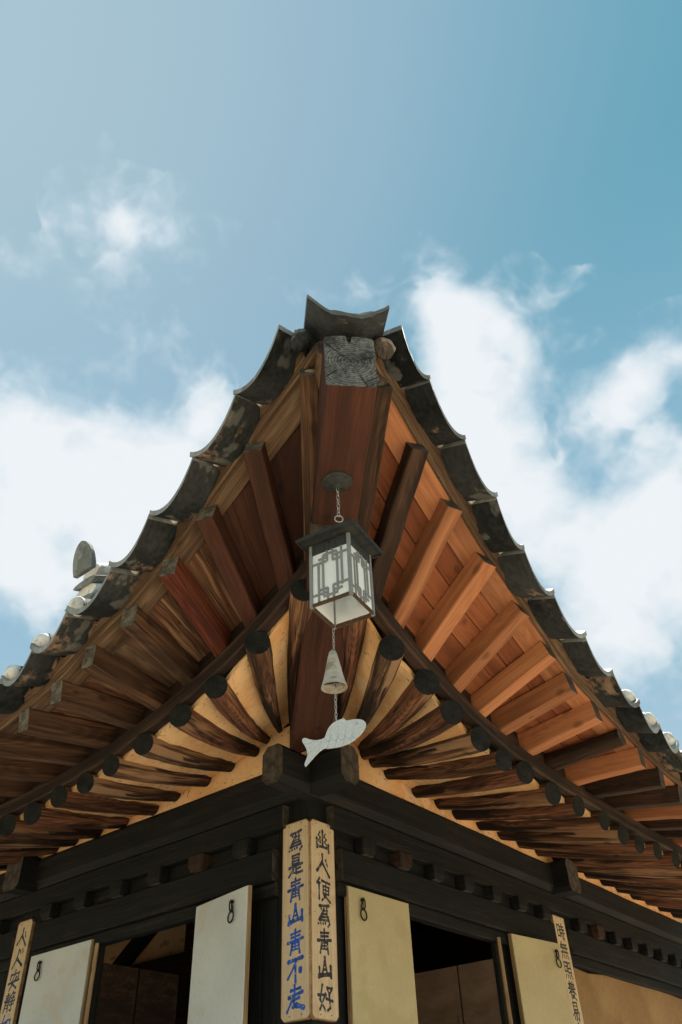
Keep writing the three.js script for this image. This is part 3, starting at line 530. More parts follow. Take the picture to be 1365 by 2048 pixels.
for (const sd of ['R', 'L']) FLY[sd].forEach((e, i) => {
  const sb = FLYBASE[sd][i] ?? e[0], base = SIDE[sd].P(sb, yD[sd](sb) + 0.212, oD[sd](sb) - 0.01), end = SIDE[sd].P(e[0], e[1], e[2]), d = end.clone().sub(base), L = d.length(); d.normalize();
  const round = sd === 'R' && i === 8, inner = base.clone().addScaledVector(d, -0.16);
  const st = beamStations(end, inner, 6, 0.0025, i * 7 + (sd === 'R' ? 90 : 0)), h = 0.12;
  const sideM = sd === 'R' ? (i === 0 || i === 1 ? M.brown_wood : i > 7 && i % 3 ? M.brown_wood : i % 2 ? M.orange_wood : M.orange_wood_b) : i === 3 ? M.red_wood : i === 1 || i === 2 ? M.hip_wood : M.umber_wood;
  st.forEach((q) => { const k = q.p.distanceTo(end) / L; q.sx *= lerp(1.0, 1.06, k); q.sy *= lerp(0.96, 1.05, k); });
  mesh('flying_rafter', sweep(st, round ? roundSection(14, 0.052) : boxSection(0.074 + U() * 0.01, h * (0.96 + U() * 0.08), 0.006), { smooth: round }), [sideM, sd === 'L' ? M.grey_end : M.dark_end], hall);
  fly[sd].push({ base, end, d, h });
});
for (const sd of ['R', 'L']) {
  const list = fly[sd];
  for (let i = 0; i + 1 < list.length; i++) {
    const A = list[i], B = list[i + 1];
    const pt = (F, t) => F.base.clone().lerp(F.end, t).add(V(0, 0.061, 0));
    const cuts = sd === 'R' ? [-0.06, 0.22 + U() * 0.06, 0.46 + U() * 0.06, 0.7 + U() * 0.05, 0.98] : [-0.06, 0.74 + U() * 0.08, 0.99];
    for (let k = 0; k + 1 < cuts.length; k++) {
      const t0 = cuts[k] + 0.006, t1 = cuts[k + 1] - 0.006, outer = k === cuts.length - 2, dy = (outer ? -0.012 : 0) + (U() - 0.5) * 0.006;
      const g = slab((u, v) => pt(A, lerp(t0, t1, v)).lerp(pt(B, lerp(t0, t1, v)), u).add(V(0, dy, 0)), 2, 2, V(0, 0.02, 0), sd === 'R' || outer ? null : 'swap', { smooth: false });
      const m = sd === 'R' ? (i === 0 && k < 0 ? M.brown_wood : outer ? (U() < 0.6 ? M.orange_wood : M.orange_wood_b) : U() < 0.55 ? M.orange_board : M.orange_board_b) : outer ? M.eave_wood : i < 2 ? M.hip_wood : i === 4 || i === 7 ? M.eave_wood : M.pale_board;  // left boards by the hip: reddish wood, its darkness partly standing in for shade
      mesh('soffit_board', g, m, hall);
    }
    // the board that closes the gap on the batten between two flying rafters
    const a = A.base.clone().addScaledVector(A.d, -0.03), b = B.base.clone().addScaledVector(B.d, -0.03);
    mesh('blocking_board', slab((u, v) => a.clone().lerp(b, u).add(V(0, lerp(-0.064, 0.064, v), 0)), 1, 1, SIDE[sd].out.clone().multiplyScalar(-0.02), null, { smooth: false }), M.batten_wood, hall);
  }
}
// outer batten on the ends of the flying rafters, and the scalloped tile batten
const eaveY = { R: interp([[-1.9, 4.27, 0], ...FLY.R.map((e) => [e[0], e[1]]), [6, 3.37]], 1), L: interp([[-1.9, 4.28, 0], ...FLY.L.map((e) => [e[0], e[1]]), [6, 3.35]], 1) };
const eaveO = { R: interp([[-1.9, 1.83, 1.83], ...FLY.R.map((e) => [e[0], 0, e[2]]), [6, 0, 1.47]], 2), L: interp([[-1.9, 1.83, 1.83], ...FLY.L.map((e) => [e[0], 0, e[2]]), [6, 0, 1.43]], 2) };
for (const sd of ['R', 'L']) mesh('eave_batten', ribbon(sd, (s) => eaveY[sd](s) + 0.09, (s) => eaveO[sd](s) - 0.03, -1.62, 4.5, 50, boxSection(0.075, 0.056, 0.008), 5), [M.eave_wood, M.dark_end], hall);

// ---------------------------------------------------------------- roof tiles
const LIP = {
  R: [[-1.569, 4.327, 1.919], [-1.301, 4.257, 1.874], [-0.95, 4.174, 1.821], [-0.633, 4.047, 1.779], [-0.343, 3.915, 1.745], [0.003, 3.835, 1.711], [0.392, 3.759, 1.681], [0.743, 3.684, 1.66], [1.082, 3.626, 1.647], [1.386, 3.59, 1.641], [1.665, 3.55, 1.64], [1.99, 3.53, 1.64], [2.31, 3.52, 1.64], [2.63, 3.515, 1.64], [2.95, 3.515, 1.64], [3.27, 3.515, 1.64], [3.59, 3.515, 1.64], [3.91, 3.515, 1.64], [4.23, 3.515, 1.64]],
  L: [[-1.521, 4.312, 1.919], [-1.216, 4.169, 1.864], [-0.901, 4.03, 1.814], [-0.585, 3.892, 1.769], [-0.279, 3.769, 1.731], [0.09, 3.697, 1.694], [0.38, 3.623, 1.67], [0.647, 3.548, 1.652], [0.96, 3.51, 1.64], [1.28, 3.49, 1.63], [1.6, 3.475, 1.625], [1.92, 3.47, 1.625], [2.24, 3.465, 1.625]],
};
const lump = (p, r, sx, sy, sz, m, seed, name = 'mortar_lump', detail = 4, rough = 0.8) => { const g = new THREE.IcosahedronGeometry(r, detail), q = g.attributes.position; for (let i = 0; i < q.count; i++) { const k = 1 - rough / 2 + rough * fbm3(q.getX(i) * 22 + seed, q.getY(i) * 22, q.getZ(i) * 22, 4); q.setXYZ(i, q.getX(i) * k * sx, q.getY(i) * k * sy, q.getZ(i) * k * sz); } g.computeVertexNormals(); g.translate(p.x, p.y, p.z); const s = toCreasedNormals(g, 1.2); const uv = s.attributes.uv; for (let i = 0; i < uv.count; i++) uv.setXY(i, (s.attributes.position.getX(i) + s.attributes.position.getZ(i)) * 1.1 + seed, s.attributes.position.getY(i) * 1.6); mesh(name, s, m, hall); };
for (let s = 2.56; s < 3.9; s += 0.32) LIP.L.push([s, 3.465, 1.625]);
const SLOPE = 0.36;
for (const sd of ['R', 'L']) {
  const lip = LIP[sd], P = SIDE[sd].P, inn = SIDE[sd].out.clone().negate();
  // scalloped batten that beds the tiles: its upper edge follows their undersides
  const st = [];
  for (let i = 0; i + 1 < lip.length; i++) for (let k = 0; k < 8; k++) {
    const t = k / 8, s = lerp(lip[i][0], lip[i + 1][0], t), y0 = eaveY[sd](s) + 0.1185, y1 = lerp(lip[i][1], lip[i + 1][1], t) + 0.05 - 0.088 * 4 * t * (1 - t) - 0.012;
    st.push({ s, y0, y1: Math.max(y1, y0 + 0.012) });
  }
  const a = st.map((q) => P(q.s, q.y0, eaveO[sd](q.s) + 0.002)), b = st.map((q) => P(q.s, q.y1, eaveO[sd](q.s) + 0.03));
  const rows = (arr) => arr;
  const g = slab((u, v) => { const f = u * (st.length - 1), i = Math.round(f); return a[i].clone().lerp(b[i], v); }, st.length - 1, 1, inn.clone().multiplyScalar(0.035), null, { smooth: true });
  mesh('tile_batten', g, M.eave_wood, hall);
  for (let i = 0; i + 1 < lip.length; i++) {
    const A = P(lip[i][0], lip[i][1], lip[i][2]), B = P(lip[i + 1][0], lip[i + 1][1], lip[i + 1][2]), seed = U();
    A.y -= 0.016 + U() * 0.008; B.y += 0.012 + U() * 0.012;
    const mid = (lip[i][0] + lip[i + 1][0]) / 2, room = Math.max(0.16, Math.min(0.4, (lip[i][2] + mid) * 0.95 + 0.12));
    for (let layer = 0; layer < 2; layer++) {
      const back = layer * 0.1 + (U() - 0.5) * 0.012, lift = layer * 0.03, sag = 0.096 + (U() - 0.5) * 0.012, skew = (U() - 0.5) * 0.012, tilt = (U() - 0.5) * 0.012;
      const f = (u, v) => {
        const uu = -0.03 + u * 1.06, p = A.clone().lerp(B, uu); p.y += lift - sag * 4 * u * (1 - u) + tilt * (u - 0.5) * 2 + (layer ? 0.002 : 0);
        const dd = back + v * Math.max(0.12, room - back) + skew * (u - 0.5) * (1 - v) + 0.01 * 4 * u * (1 - u);
        return p.addScaledVector(inn, dd).add(V(0, dd * SLOPE + 0.004 * (noise3(u * 3 + seed * 40, v * 3, i) - 0.5), 0));
      };
      mesh('pan_tile', slab(f, 12, 4, V(0, 0.03, 0), null, { twoFaced: true }), [(i + layer) % 2 ? M.tile_clay : M.tile_clay_b, M.tile_weathered], hall);
    }
  }
  // cover tiles over the joints, their ends stopped with lime mortar
  lip.forEach((q, i) => {
    if (i === 0) return;
    const len = Math.max(0.14, Math.min(0.9, (q[2] + q[0]) * 0.9)), r = 0.066, set = q[0] > (sd === 'R' ? 0.95 : 0) ? -0.03 : 0.05;
    const at = (v) => P(q[0], q[1] + 0.03 + (v + set) * SLOPE, q[2] - v - set);
    const half = (v0, v1, r0, r1, ph, nv = 3) => slab((u, v) => { const a = Math.PI * u, rr = r1 + (noise3(u * 4 + ph, v * 4, i * 3.7) - 0.5) * 0.006; return at(lerp(v0, v1, v)).addScaledVector(SIDE[sd].along, Math.cos(a) * rr).add(V(0, Math.sin(a) * rr, 0)); }, 12, nv, (u) => V(0, 0, 0).addScaledVector(SIDE[sd].along, -Math.cos(Math.PI * u) * 0.015).add(V(0, -Math.sin(Math.PI * u) * 0.015, 0)));
    mesh('cover_tile', half(0.085, 0.085 + len, r, r, i * 2.1, 4), M.tile_clay, hall);
    // the plug: a rounded dab of lime that fills the tile's mouth
    const pp = at(0.082); pp.y += 0.012;
    const along = sd === 'R' ? [0.98, 0.82, 0.62] : [0.62, 0.82, 0.98];
    lump(pp, r * 0.98, along[0], along[1], along[2], M.lime_mortar, i * 7 + (sd === 'R' ? 100 : 0), 'mortar_plug', 3, 0.35);
  });
  // the roof behind: one bed of clay and tile that rises to the hip line
  const edge = [...lip.filter((q, i) => i >= 0), [6.5, lip[lip.length - 1][1], lip[lip.length - 1][2]]];
  const bed = slab((u, v) => { const f = u * (edge.length - 1), i = Math.min(edge.length - 2, Math.floor(f)), t = f - i, s = lerp(edge[i][0], edge[i + 1][0], t), y = lerp(edge[i][1], edge[i + 1][1], t), o = lerp(edge[i][2], edge[i + 1][2], t), o0 = o - 0.2, o1 = Math.max(-3.6, -s - 0.05), oo = lerp(o0, Math.min(o0 - 0.02, o1), v); return P(s, y + 0.02 + (o - oo) * SLOPE + Math.max(0, o - oo - 1.5) * 0.12, oo); }, edge.length - 1, 10, V(0, 0.05, 0));
  mesh('roof_bed', bed, M.tile_clay, hall);
}
// the tile that closes the hip, its mortar and the ridge that climbs the hip
{
  const A = V(-1.965, 4.29, 1.725), B = V(-1.726, 4.27, 1.964), inn = V(0.7071, 0, -0.7071);
  for (let layer = 0; layer < 3; layer++) {
    const f = (u, v) => { const p = A.clone().lerp(B, u); p.y += -0.1 * (1 - Math.pow(Math.abs(2 * u - 1), 2.5)) * (1 - layer * 0.26) + 0.006 * Math.sin(u * 17 + layer) + layer * 0.014 + (layer ? 0.012 * Math.sin(u * 8 + layer * 2) : 0); const dd = layer * 0.035 + v * 0.4 + (u - 0.5) * 0.012; return p.addScaledVector(inn, dd).add(V(0, dd * 0.28, 0)); };
    mesh('hip_tile', slab(f, 14, 4, V(0, 0.022, 0), null, { twoFaced: true }), [layer ? M.tile_clay_b : M.tile_clay, M.tile_weathered], hall);
  }
  lump(V(-1.855, 4.24, 1.595), 0.055, 0.85, 0.95, 0.95, M.tile_clay_b, 3);
  lump(V(-1.595, 4.24, 1.83), 0.053, 0.95, 0.85, 0.8, M.clay_mortar, 9);
  lump(V(-1.66, 4.17, 1.53), 0.07, 1.2, 0.7, 1.0, M.clay_mortar, 15);
  lump(V(-1.51, 4.16, 1.68), 0.07, 1.0, 0.7, 1.2, M.clay_mortar, 21);
  // fill between the hip rafter and its tile
  mesh('hip_filler', beam(hp(1.2, 4.12), hp(1.75, 4.15), 0.24, 0.1, { chamfer: 0.02 }), [M.eave_wood, M.dark_end], hall);
  for (let i = 0; i < 12; i++) { const t0 = 1.62 - i * 0.3, y = 4.46 + i * 0.09 + i * i * 0.006; const f = (u, v) => { const a = Math.PI * u, p = hp(t0 - v * 0.32, y + v * 0.1); return p.addScaledVector(V(0.7071, 0, 0.7071), Math.cos(a) * 0.12).add(V(0, Math.sin(a) * 0.14, 0)); }; mesh('ridge_tile', slab(f, 10, 2, V(0, -0.02, 0)), M.tile_clay, hall); }
}
// a side ridge on the left slope: stacked tiles bedded in lime, an upright end tile on top
{
  const base = (u, dy) => SIDE.L.P(0.62, 3.9 + dy + u * SLOPE * 1.2, 1.34 - u);
  const along = SIDE.L.along, up = UP;
  const course = (y, w, len, back, m, name, k) => { const st = [0, 0.12, 0.5, 1].map((t) => ({ p: base(back + t * len, y), right: along, up })); const n = 12, sec = []; for (let i = 0; i < n; i++) { const a = (i / n) * 2 * Math.PI; sec.push([Math.cos(a) * w, Math.sin(a) * k]); } st[0].sx = st[0].sy = 0.85; mesh(name, sweep(st, sec, { smooth: true }), m, hall); };
  course(0.06, 0.17, 1.2, 0.02, [M.lime_mortar, M.lime_mortar], 'ridge_mortar', 0.07);
  course(0.15, 0.18, 1.2, 0.0, [M.tile_weathered, M.tile_weathered], 'ridge_course', 0.03);
  course(0.21, 0.15, 1.2, 0.03, [M.lime_mortar, M.lime_mortar], 'ridge_mortar', 0.055);
  course(0.28, 0.16, 1.2, 0.01, [M.tile_weathered, M.tile_weathered], 'ridge_course', 0.03);
  course(0.35, 0.12, 1.2, 0.04, [M.lime_mortar, M.lime_mortar], 'ridge_mortar', 0.06);
  course(0.42, 0.13, 1.2, 0.02, [M.tile_weathered, M.tile_weathered], 'ridge_course', 0.03);
  course(0.5, 0.09, 1.2, 0.05, [M.lime_mortar, M.lime_mortar], 'ridge_mortar', 0.07);
  // end tile: a rounded upright shield, leaning outwards
  const sh = new THREE.Shape(); sh.moveTo(-0.085, 0); sh.lineTo(0.085, 0); sh.bezierCurveTo(0.1, 0.1, 0.06, 0.19, 0, 0.2); sh.bezierCurveTo(-0.06, 0.19, -0.1, 0.1, -0.085, 0);
  const g = new THREE.ExtrudeGeometry(sh, { depth: 0.025, bevelEnabled: true, bevelSize: 0.006, bevelThickness: 0.006, bevelSegments: 2, curveSegments: 10 });
  const m = new THREE.Matrix4().makeBasis(V(0, 0, 1), V(-0.25, 0.97, 0).normalize(), V(-0.97, -0.25, 0).normalize()); g.applyMatrix4(m); const p = base(0.02, 0.5); g.translate(p.x, p.y, p.z);
  mesh('ridge_end_tile', g, M.tile_weathered, hall);
}

// ---------------------------------------------------------------- signboards
const GLYPH = {
  wei: [[20, 14, 86, 5, 1.2], [31, 25, 32, 26, 0.9], [51, 21, 52, 22, 0.9], [71, 17, 72, 18, 0.9], [46, 31, 14, 74, 1], [44, 32, 74, 29, 1], [73, 29, 70, 44], [38, 46, 72, 43, 1], [30, 60, 80, 55, 1.1], [79, 55, 86, 72], [18, 74, 82, 69, 1.1], [84, 68, 90, 84], [90, 84, 78, 96], [10, 90, 11, 91, 0.95], [27, 87, 28, 89, 0.9], [43, 85, 44, 87, 0.9], [59, 82, 60, 85, 0.9]],
  shi: [[30, 6, 30, 46], [30, 7, 74, 3], [73, 3, 71, 43], [30, 20, 72, 17, 0.9], [30, 33, 72, 30, 0.9], [30, 46, 72, 43], [10, 60, 92, 50, 1.2], [52, 56, 54, 84], [54, 70, 80, 66], [36, 68, 8, 98, 1.1], [30, 82, 56, 88, 1], [56, 88, 94, 86, 1.2]],
  qing: [[50, 0, 50, 46], [24, 17, 80, 10], [26, 31, 76, 25], [4, 50, 96, 39, 1.2], [31, 55, 20, 98, 1.1], [31, 56, 70, 52], [70, 52, 76, 96, 1.1], [31, 69, 70, 66, 0.8], [29, 81, 72, 79, 0.8], [50, 54, 49, 80, 0.7]],
  shan: [[50, 4, 50, 30, 1.4], [49, 18, 33, 70, 1.1], [52, 18, 66, 68, 1.1], [12, 46, 14, 72, 1.1], [8, 84, 14, 72, 1.3], [12, 78, 90, 66, 1.7], [90, 36, 92, 78, 1.4], [40, 52, 60, 50, 1]],
  bu: [[10, 16, 92, 6, 1.6], [56, 14, 44, 36, 1.1], [46, 34, 6, 82, 1.1], [50, 34, 52, 97, 1.2], [80, 52, 80, 58, 2]],
  lao: [[46, 0, 46, 34, 1.1], [24, 19, 80, 12, 1.2], [14, 44, 92, 28, 1.4], [50, 34, 26, 62, 1.1], [28, 60, 2, 98, 1.1], [40, 56, 74, 48, 1.2], [46, 52, 38, 80, 1.2], [38, 80, 60, 76, 1.4], [58, 76, 98, 88, 1.9]],
  you: [[50, 0, 50, 72, 1.3], [31, 8, 18, 26, 0.8], [18, 26, 34, 34, 0.8], [34, 34, 18, 52, 0.8], [18, 52, 34, 60, 0.8], [34, 60, 36, 46, 0.7], [70, 12, 62, 28, 0.8], [62, 28, 80, 36, 0.8], [80, 36, 64, 52, 0.8], [64, 52, 80, 62, 0.8], [6, 44, 8, 86, 1.3], [6, 78, 92, 76, 1.4], [94, 60, 96, 94, 1.3]],
  ren: [[46, 2, 46, 40, 1.2], [44, 38, 6, 82, 1.4], [46, 42, 96, 98, 1.3], [70, 24, 72, 30, 0.9], [78, 42, 82, 50, 0.9]],
  bian: [[22, 2, 4, 26, 1.1], [4, 26, 26, 24, 0.9], [18, 24, 18, 96, 1.1], [40, 12, 96, 18, 1.1], [48, 34, 48, 66, 0.9], [48, 34, 90, 36, 0.9], [90, 36, 88, 66, 0.9], [48, 50, 88, 52, 0.8], [48, 66, 88, 68, 0.9], [68, 18, 66, 74, 0.9], [66, 74, 40, 98, 1.1], [52, 72, 98, 100, 1.1]],
  hao: [[30, 2, 14, 58, 1.1], [14, 58, 48, 96, 1.1], [50, 34, 12, 96, 1], [2, 42, 54, 38, 1.1], [62, 10, 96, 10, 1.1], [96, 10, 76, 36, 1.1], [64, 14, 76, 36, 0.9], [76, 36, 82, 84, 1.1], [82, 84, 64, 96, 1.1], [56, 52, 100, 58, 1.1]],
  xin: [[44, 4, 38, 48, 1.2], [38, 48, 4, 96, 1.2], [36, 48, 98, 92, 1.5], [58, 10, 64, 26, 0.9], [78, 4, 86, 22, 0.9]],
  an: [[52, 0, 52, 12, 1], [14, 22, 90, 16, 1], [14, 22, 12, 46, 1], [90, 16, 88, 52, 1], [50, 26, 30, 62, 1], [30, 62, 84, 94, 1.1], [72, 36, 20, 98, 1.1], [2, 66, 98, 52, 1.2]],
  jing: [[24, 4, 24, 40], [8, 16, 42, 12, 0.8], [8, 28, 42, 24, 0.8], [2, 42, 48, 36], [12, 48, 6, 96], [12, 50, 40, 48, 0.8], [40, 48, 42, 94], [12, 64, 40, 62, 0.7], [10, 78, 40, 76, 0.7], [70, 0, 52, 22], [66, 8, 92, 6, 0.8], [92, 6, 80, 22, 0.8], [54, 32, 92, 28, 0.8], [92, 28, 92, 62, 0.8], [50, 48, 98, 44], [54, 64, 92, 60, 0.8], [74, 24, 74, 92], [74, 92, 62, 88, 0.9]],
  ru: [[30, 2, 12, 56], [12, 56, 46, 92], [48, 32, 8, 96], [2, 42, 54, 36], [62, 28, 62, 84], [62, 28, 94, 26], [94, 26, 94, 84], [62, 82, 94, 80]],
  shih: [[6, 12, 6, 78], [6, 12, 36, 10], [36, 10, 36, 78], [6, 44, 36, 42, 0.8], [6, 76, 36, 76], [48, 18, 92, 16], [70, 2, 70, 36], [42, 36, 98, 34], [44, 56, 98, 54], [80, 42, 80, 94], [80, 94, 66, 88], [56, 66, 62, 76]],
  wu: [[26, 0, 6, 24], [22, 16, 88, 12], [4, 34, 96, 32], [4, 60, 96, 58], [22, 18, 22, 58, 0.8], [42, 16, 42, 58, 0.8], [62, 14, 62, 58, 0.8], [82, 14, 82, 58, 0.8], [14, 74, 6, 94], [36, 76, 38, 92], [60, 76, 64, 92], [82, 74, 94, 92]],
  zhao: [[6, 6, 6, 58], [6, 6, 36, 4], [36, 4, 36, 58], [6, 30, 36, 28, 0.8], [6, 56, 36, 56], [46, 6, 92, 4], [92, 4, 86, 28], [64, 8, 46, 30], [50, 38, 50, 60], [50, 38, 92, 36], [92, 36, 90, 60], [50, 60, 92, 60], [12, 76, 6, 94], [36, 76, 38, 92], [60, 76, 64, 92], [84, 74, 94, 92]],
  yang: [[30, 0, 40, 10], [70, 0, 60, 10], [14, 16, 88, 14], [22, 28, 80, 26], [6, 40, 96, 38], [50, 10, 50, 40], [48, 42, 8, 66], [54, 42, 96, 66], [32, 58, 32, 92], [32, 58, 70, 56], [70, 56, 70, 76], [32, 74, 70, 74, 0.8], [32, 92, 56, 86], [50, 78, 92, 98]],
  yi: [[24, 4, 24, 44], [24, 4, 76, 2], [76, 2, 76, 44], [24, 22, 76, 22, 0.8], [24, 42, 76, 42], [34, 48, 8, 74], [28, 58, 88, 54], [88, 54, 76, 96], [76, 96, 62, 88], [46, 60, 20, 92], [66, 60, 38, 98]],
};
function boardTexture(w, h, chars, seed, inkOf) {
  const k = 1400, cw = Math.round(w * k), ch = Math.round(h * k), cv = document.createElement('canvas'); cv.width = cw; cv.height = ch;
  const ctx = cv.getContext('2d'), im = ctx.createImageData(cw, ch);
  for (let j = 0; j < ch; j++) for (let i = 0; i < cw; i++) {
    const u = i / cw, v = j / ch, g = pfbm(v, u, 3, 26, seed, 3), f = pfbm(v, u, 8, 90, seed + 3, 2), b = pfbm(u, v, 3, 12, seed + 7, 5), s = sstep(0.62, 0.76, b), d = sstep(0.78, 0.82, pfbm(u, v, 22, 110, seed + 11, 2));
    let c = mix3([0.49, 0.36, 0.225], [0.66, 0.535, 0.375], clamp(0.55 + (g - 0.5) * 0.9 + (f - 0.5) * 0.5 + (b - 0.5) * 0.8, 0, 1)); c = mix3(c, [0.36, 0.19, 0.08], s * 0.35 + d * 0.35);
    const e = Math.min(i, cw - i, j, ch - j) / 1400; c = mix3(c, [0.3, 0.14, 0.07], (e < 0.004 + 0.004 * f ? 0.65 : 0));
    const o = (j * cw + i) * 4; im.data[o] = srgb8(c[0]); im.data[o + 1] = srgb8(c[1]); im.data[o + 2] = srgb8(c[2]); im.data[o + 3] = 255;
  }
  const inkCv = document.createElement('canvas'); inkCv.width = cw; inkCv.height = ch; const ik = inkCv.getContext('2d');
  const top = 0.052 * ch, step = (ch - top * 1.5) / chars.length;
  chars.forEach((name, i) => {
    const size = step * 0.9, x0 = cw / 2 - Math.min(size, cw * 0.74) / 2, sx = Math.min(size, cw * 0.74) / 100, y0 = top + step * i, sy = size / 100, ink = inkOf(i);
    ik.fillStyle = ink;
    for (const [xa, ya, xb, yb, wt = 1] of GLYPH[name]) {
      const n = Math.max(2, Math.ceil(Math.hypot((xb - xa) * sx, (yb - ya) * sy)));
      for (let q = 0; q <= n; q++) { const t = q / n, r = 5.9 * sx * wt * (1.08 - 0.28 * Math.sin(Math.PI * t) - 0.1 * t) + 0.6 * Math.sin(q * 0.7 + xa); ik.beginPath(); ik.arc(x0 + lerp(xa, xb, t) * sx, y0 + lerp(ya, yb, t) * sy, Math.max(1.5, r), 0, 7); ik.fill(); }
    }
  });
  const layer = ik.getImageData(0, 0, cw, ch).data;
  for (let j = 0; j < ch; j++) for (let i = 0; i < cw; i++) {   // brushed paint, thin and flaked in places
    const o = (j * cw + i) * 4; if (!layer[o + 3]) continue;
    const u = i / cw, v = j / ch, wear = sstep(0.56, 0.74, pfbm(u, v, 14, 70, seed + 29, 4) * 0.7 + pfbm(v, u, 10, 110, seed + 33, 2) * 0.3), thin = pfbm(u, v, 8, 40, seed + 41, 3), a = (layer[o + 3] / 255) * (1 - wear * 0.7);
    for (let k = 0; k < 3; k++) im.data[o + k] = lerp(im.data[o + k], layer[o + k] * (0.75 + thin * 0.6), a);
  }
  ctx.putImageData(im, 0, 0);
  ctx.fillStyle = '#2a1710';
  for (const [x, y] of [[0.25, 0.02], [0.72, 0.016], [0.86, 0.045], [0.3, 0.978], [0.72, 0.975], [0.15, 0.5]]) { ctx.beginPath(); ctx.arc(x * cw, y * ch, 4, 0, 7); ctx.fill(); }
  const t = new THREE.CanvasTexture(cv); t.colorSpace = THREE.SRGBColorSpace; t.wrapS = t.wrapT = THREE.ClampToEdgeWrapping; t.magFilter = THREE.LinearFilter; return t;
}
function signboard(name, label, w, h, chars, seed, inkOf, corner, along, out, cut) {
  const g = thing(name, label, 'signboard', 'wooden verse boards on the columns');
  const sh = new THREE.Shape(); sh.moveTo(cut, 0); sh.lineTo(w - cut, 0); sh.lineTo(w, cut); sh.lineTo(w, h - cut); sh.lineTo(w - cut, h); sh.lineTo(cut, h); sh.lineTo(0, h - cut); sh.lineTo(0, cut); sh.closePath();
  const geo = new THREE.ExtrudeGeometry(sh, { depth: 0.02, bevelEnabled: true, bevelSize: 0.0025, bevelThickness: 0.0025, bevelSegments: 2, bevelOffset: -0.0025 });
  const tex = boardTexture(w, h, chars, seed, inkOf), uv = geo.attributes.uv, ps = geo.attributes.position;
  for (let i = 0; i < uv.count; i++) uv.setXY(i, ps.getX(i) / w, ps.getY(i) / h);
  geo.applyMatrix4(new THREE.Matrix4().makeBasis(along, UP, out));
  const face = new THREE.MeshStandardMaterial({ name: 'verse_face', map: tex, roughness: 0.7 });
  const m = mesh('board', geo, [face, M.trim_wood], g); m.position.set(0, 0, 0);
  // nail heads
  for (const [x, y] of [[0.25, 0.98], [0.72, 0.984], [0.3, 0.022], [0.72, 0.025]]) { const n = new THREE.SphereGeometry(0.003, 8, 6); const p = V(0, 0, 0).addScaledVector(along, x * w).addScaledVector(UP, y * h).addScaledVector(out, 0.0225); n.translate(p.x, p.y, p.z); mesh('nail', n, M.black_iron, g); }
  g.position.copy(corner);
  return g;
}
const SHADED_INK = '#20242f', BLUE = '#1646a0';  // one blue ink; the dark tone has the light on that side painted in
signboard('signboard', 'tan verse board in blue ink, eave shade painted into the upper characters, on corner column', 0.196, 0.962, ['wei', 'shi', 'qing', 'shan', 'qing', 'bu', 'lao'], 701, (i) => (i < 2 ? '#22304f' : i === 2 ? '#1d3a78' : BLUE), V(0.024, 2.153, -0.203), V(0, 0, 1), V(-1, 0, 0), 0.022);  // upper characters darkened to paint in the shade of the eaves
signboard('signboard_001', 'tan verse board with seven dark characters, on the corner column', 0.206, 0.962, ['you', 'ren', 'bian', 'wei', 'qing', 'shan', 'hao'], 721, () => SHADED_INK, V(0.01, 2.153, -0.024), V(1, 0, 0), V(0, 0, 1), 0.022);
signboard('signboard_002', 'tan verse board beside the folded cool-tinted door leaf', 0.18, 1.0, ['ren', 'xin', 'an', 'jing', 'ru', 'qing', 'shan'], 741, (i) => (i < 4 ? '#232a48' : BLUE), V(0.019, 2.05, -2.79), V(0, 0, 1), V(-1, 0, 0), 0.022);  // top four characters carry painted eave shade over the same blue ink
signboard('signboard_003', 'tan verse board partly hidden behind the warm-tinted door leaf', 0.19, 1.0, ['shih', 'wu', 'zhao', 'yang', 'yi', 'shan', 'bu'], 761, () => '#1c2028', V(2.855, 2.07, -0.019), V(1, 0, 0), V(0, 0, 1), 0.004);  // blue ink again, darkened for the dim light on this side

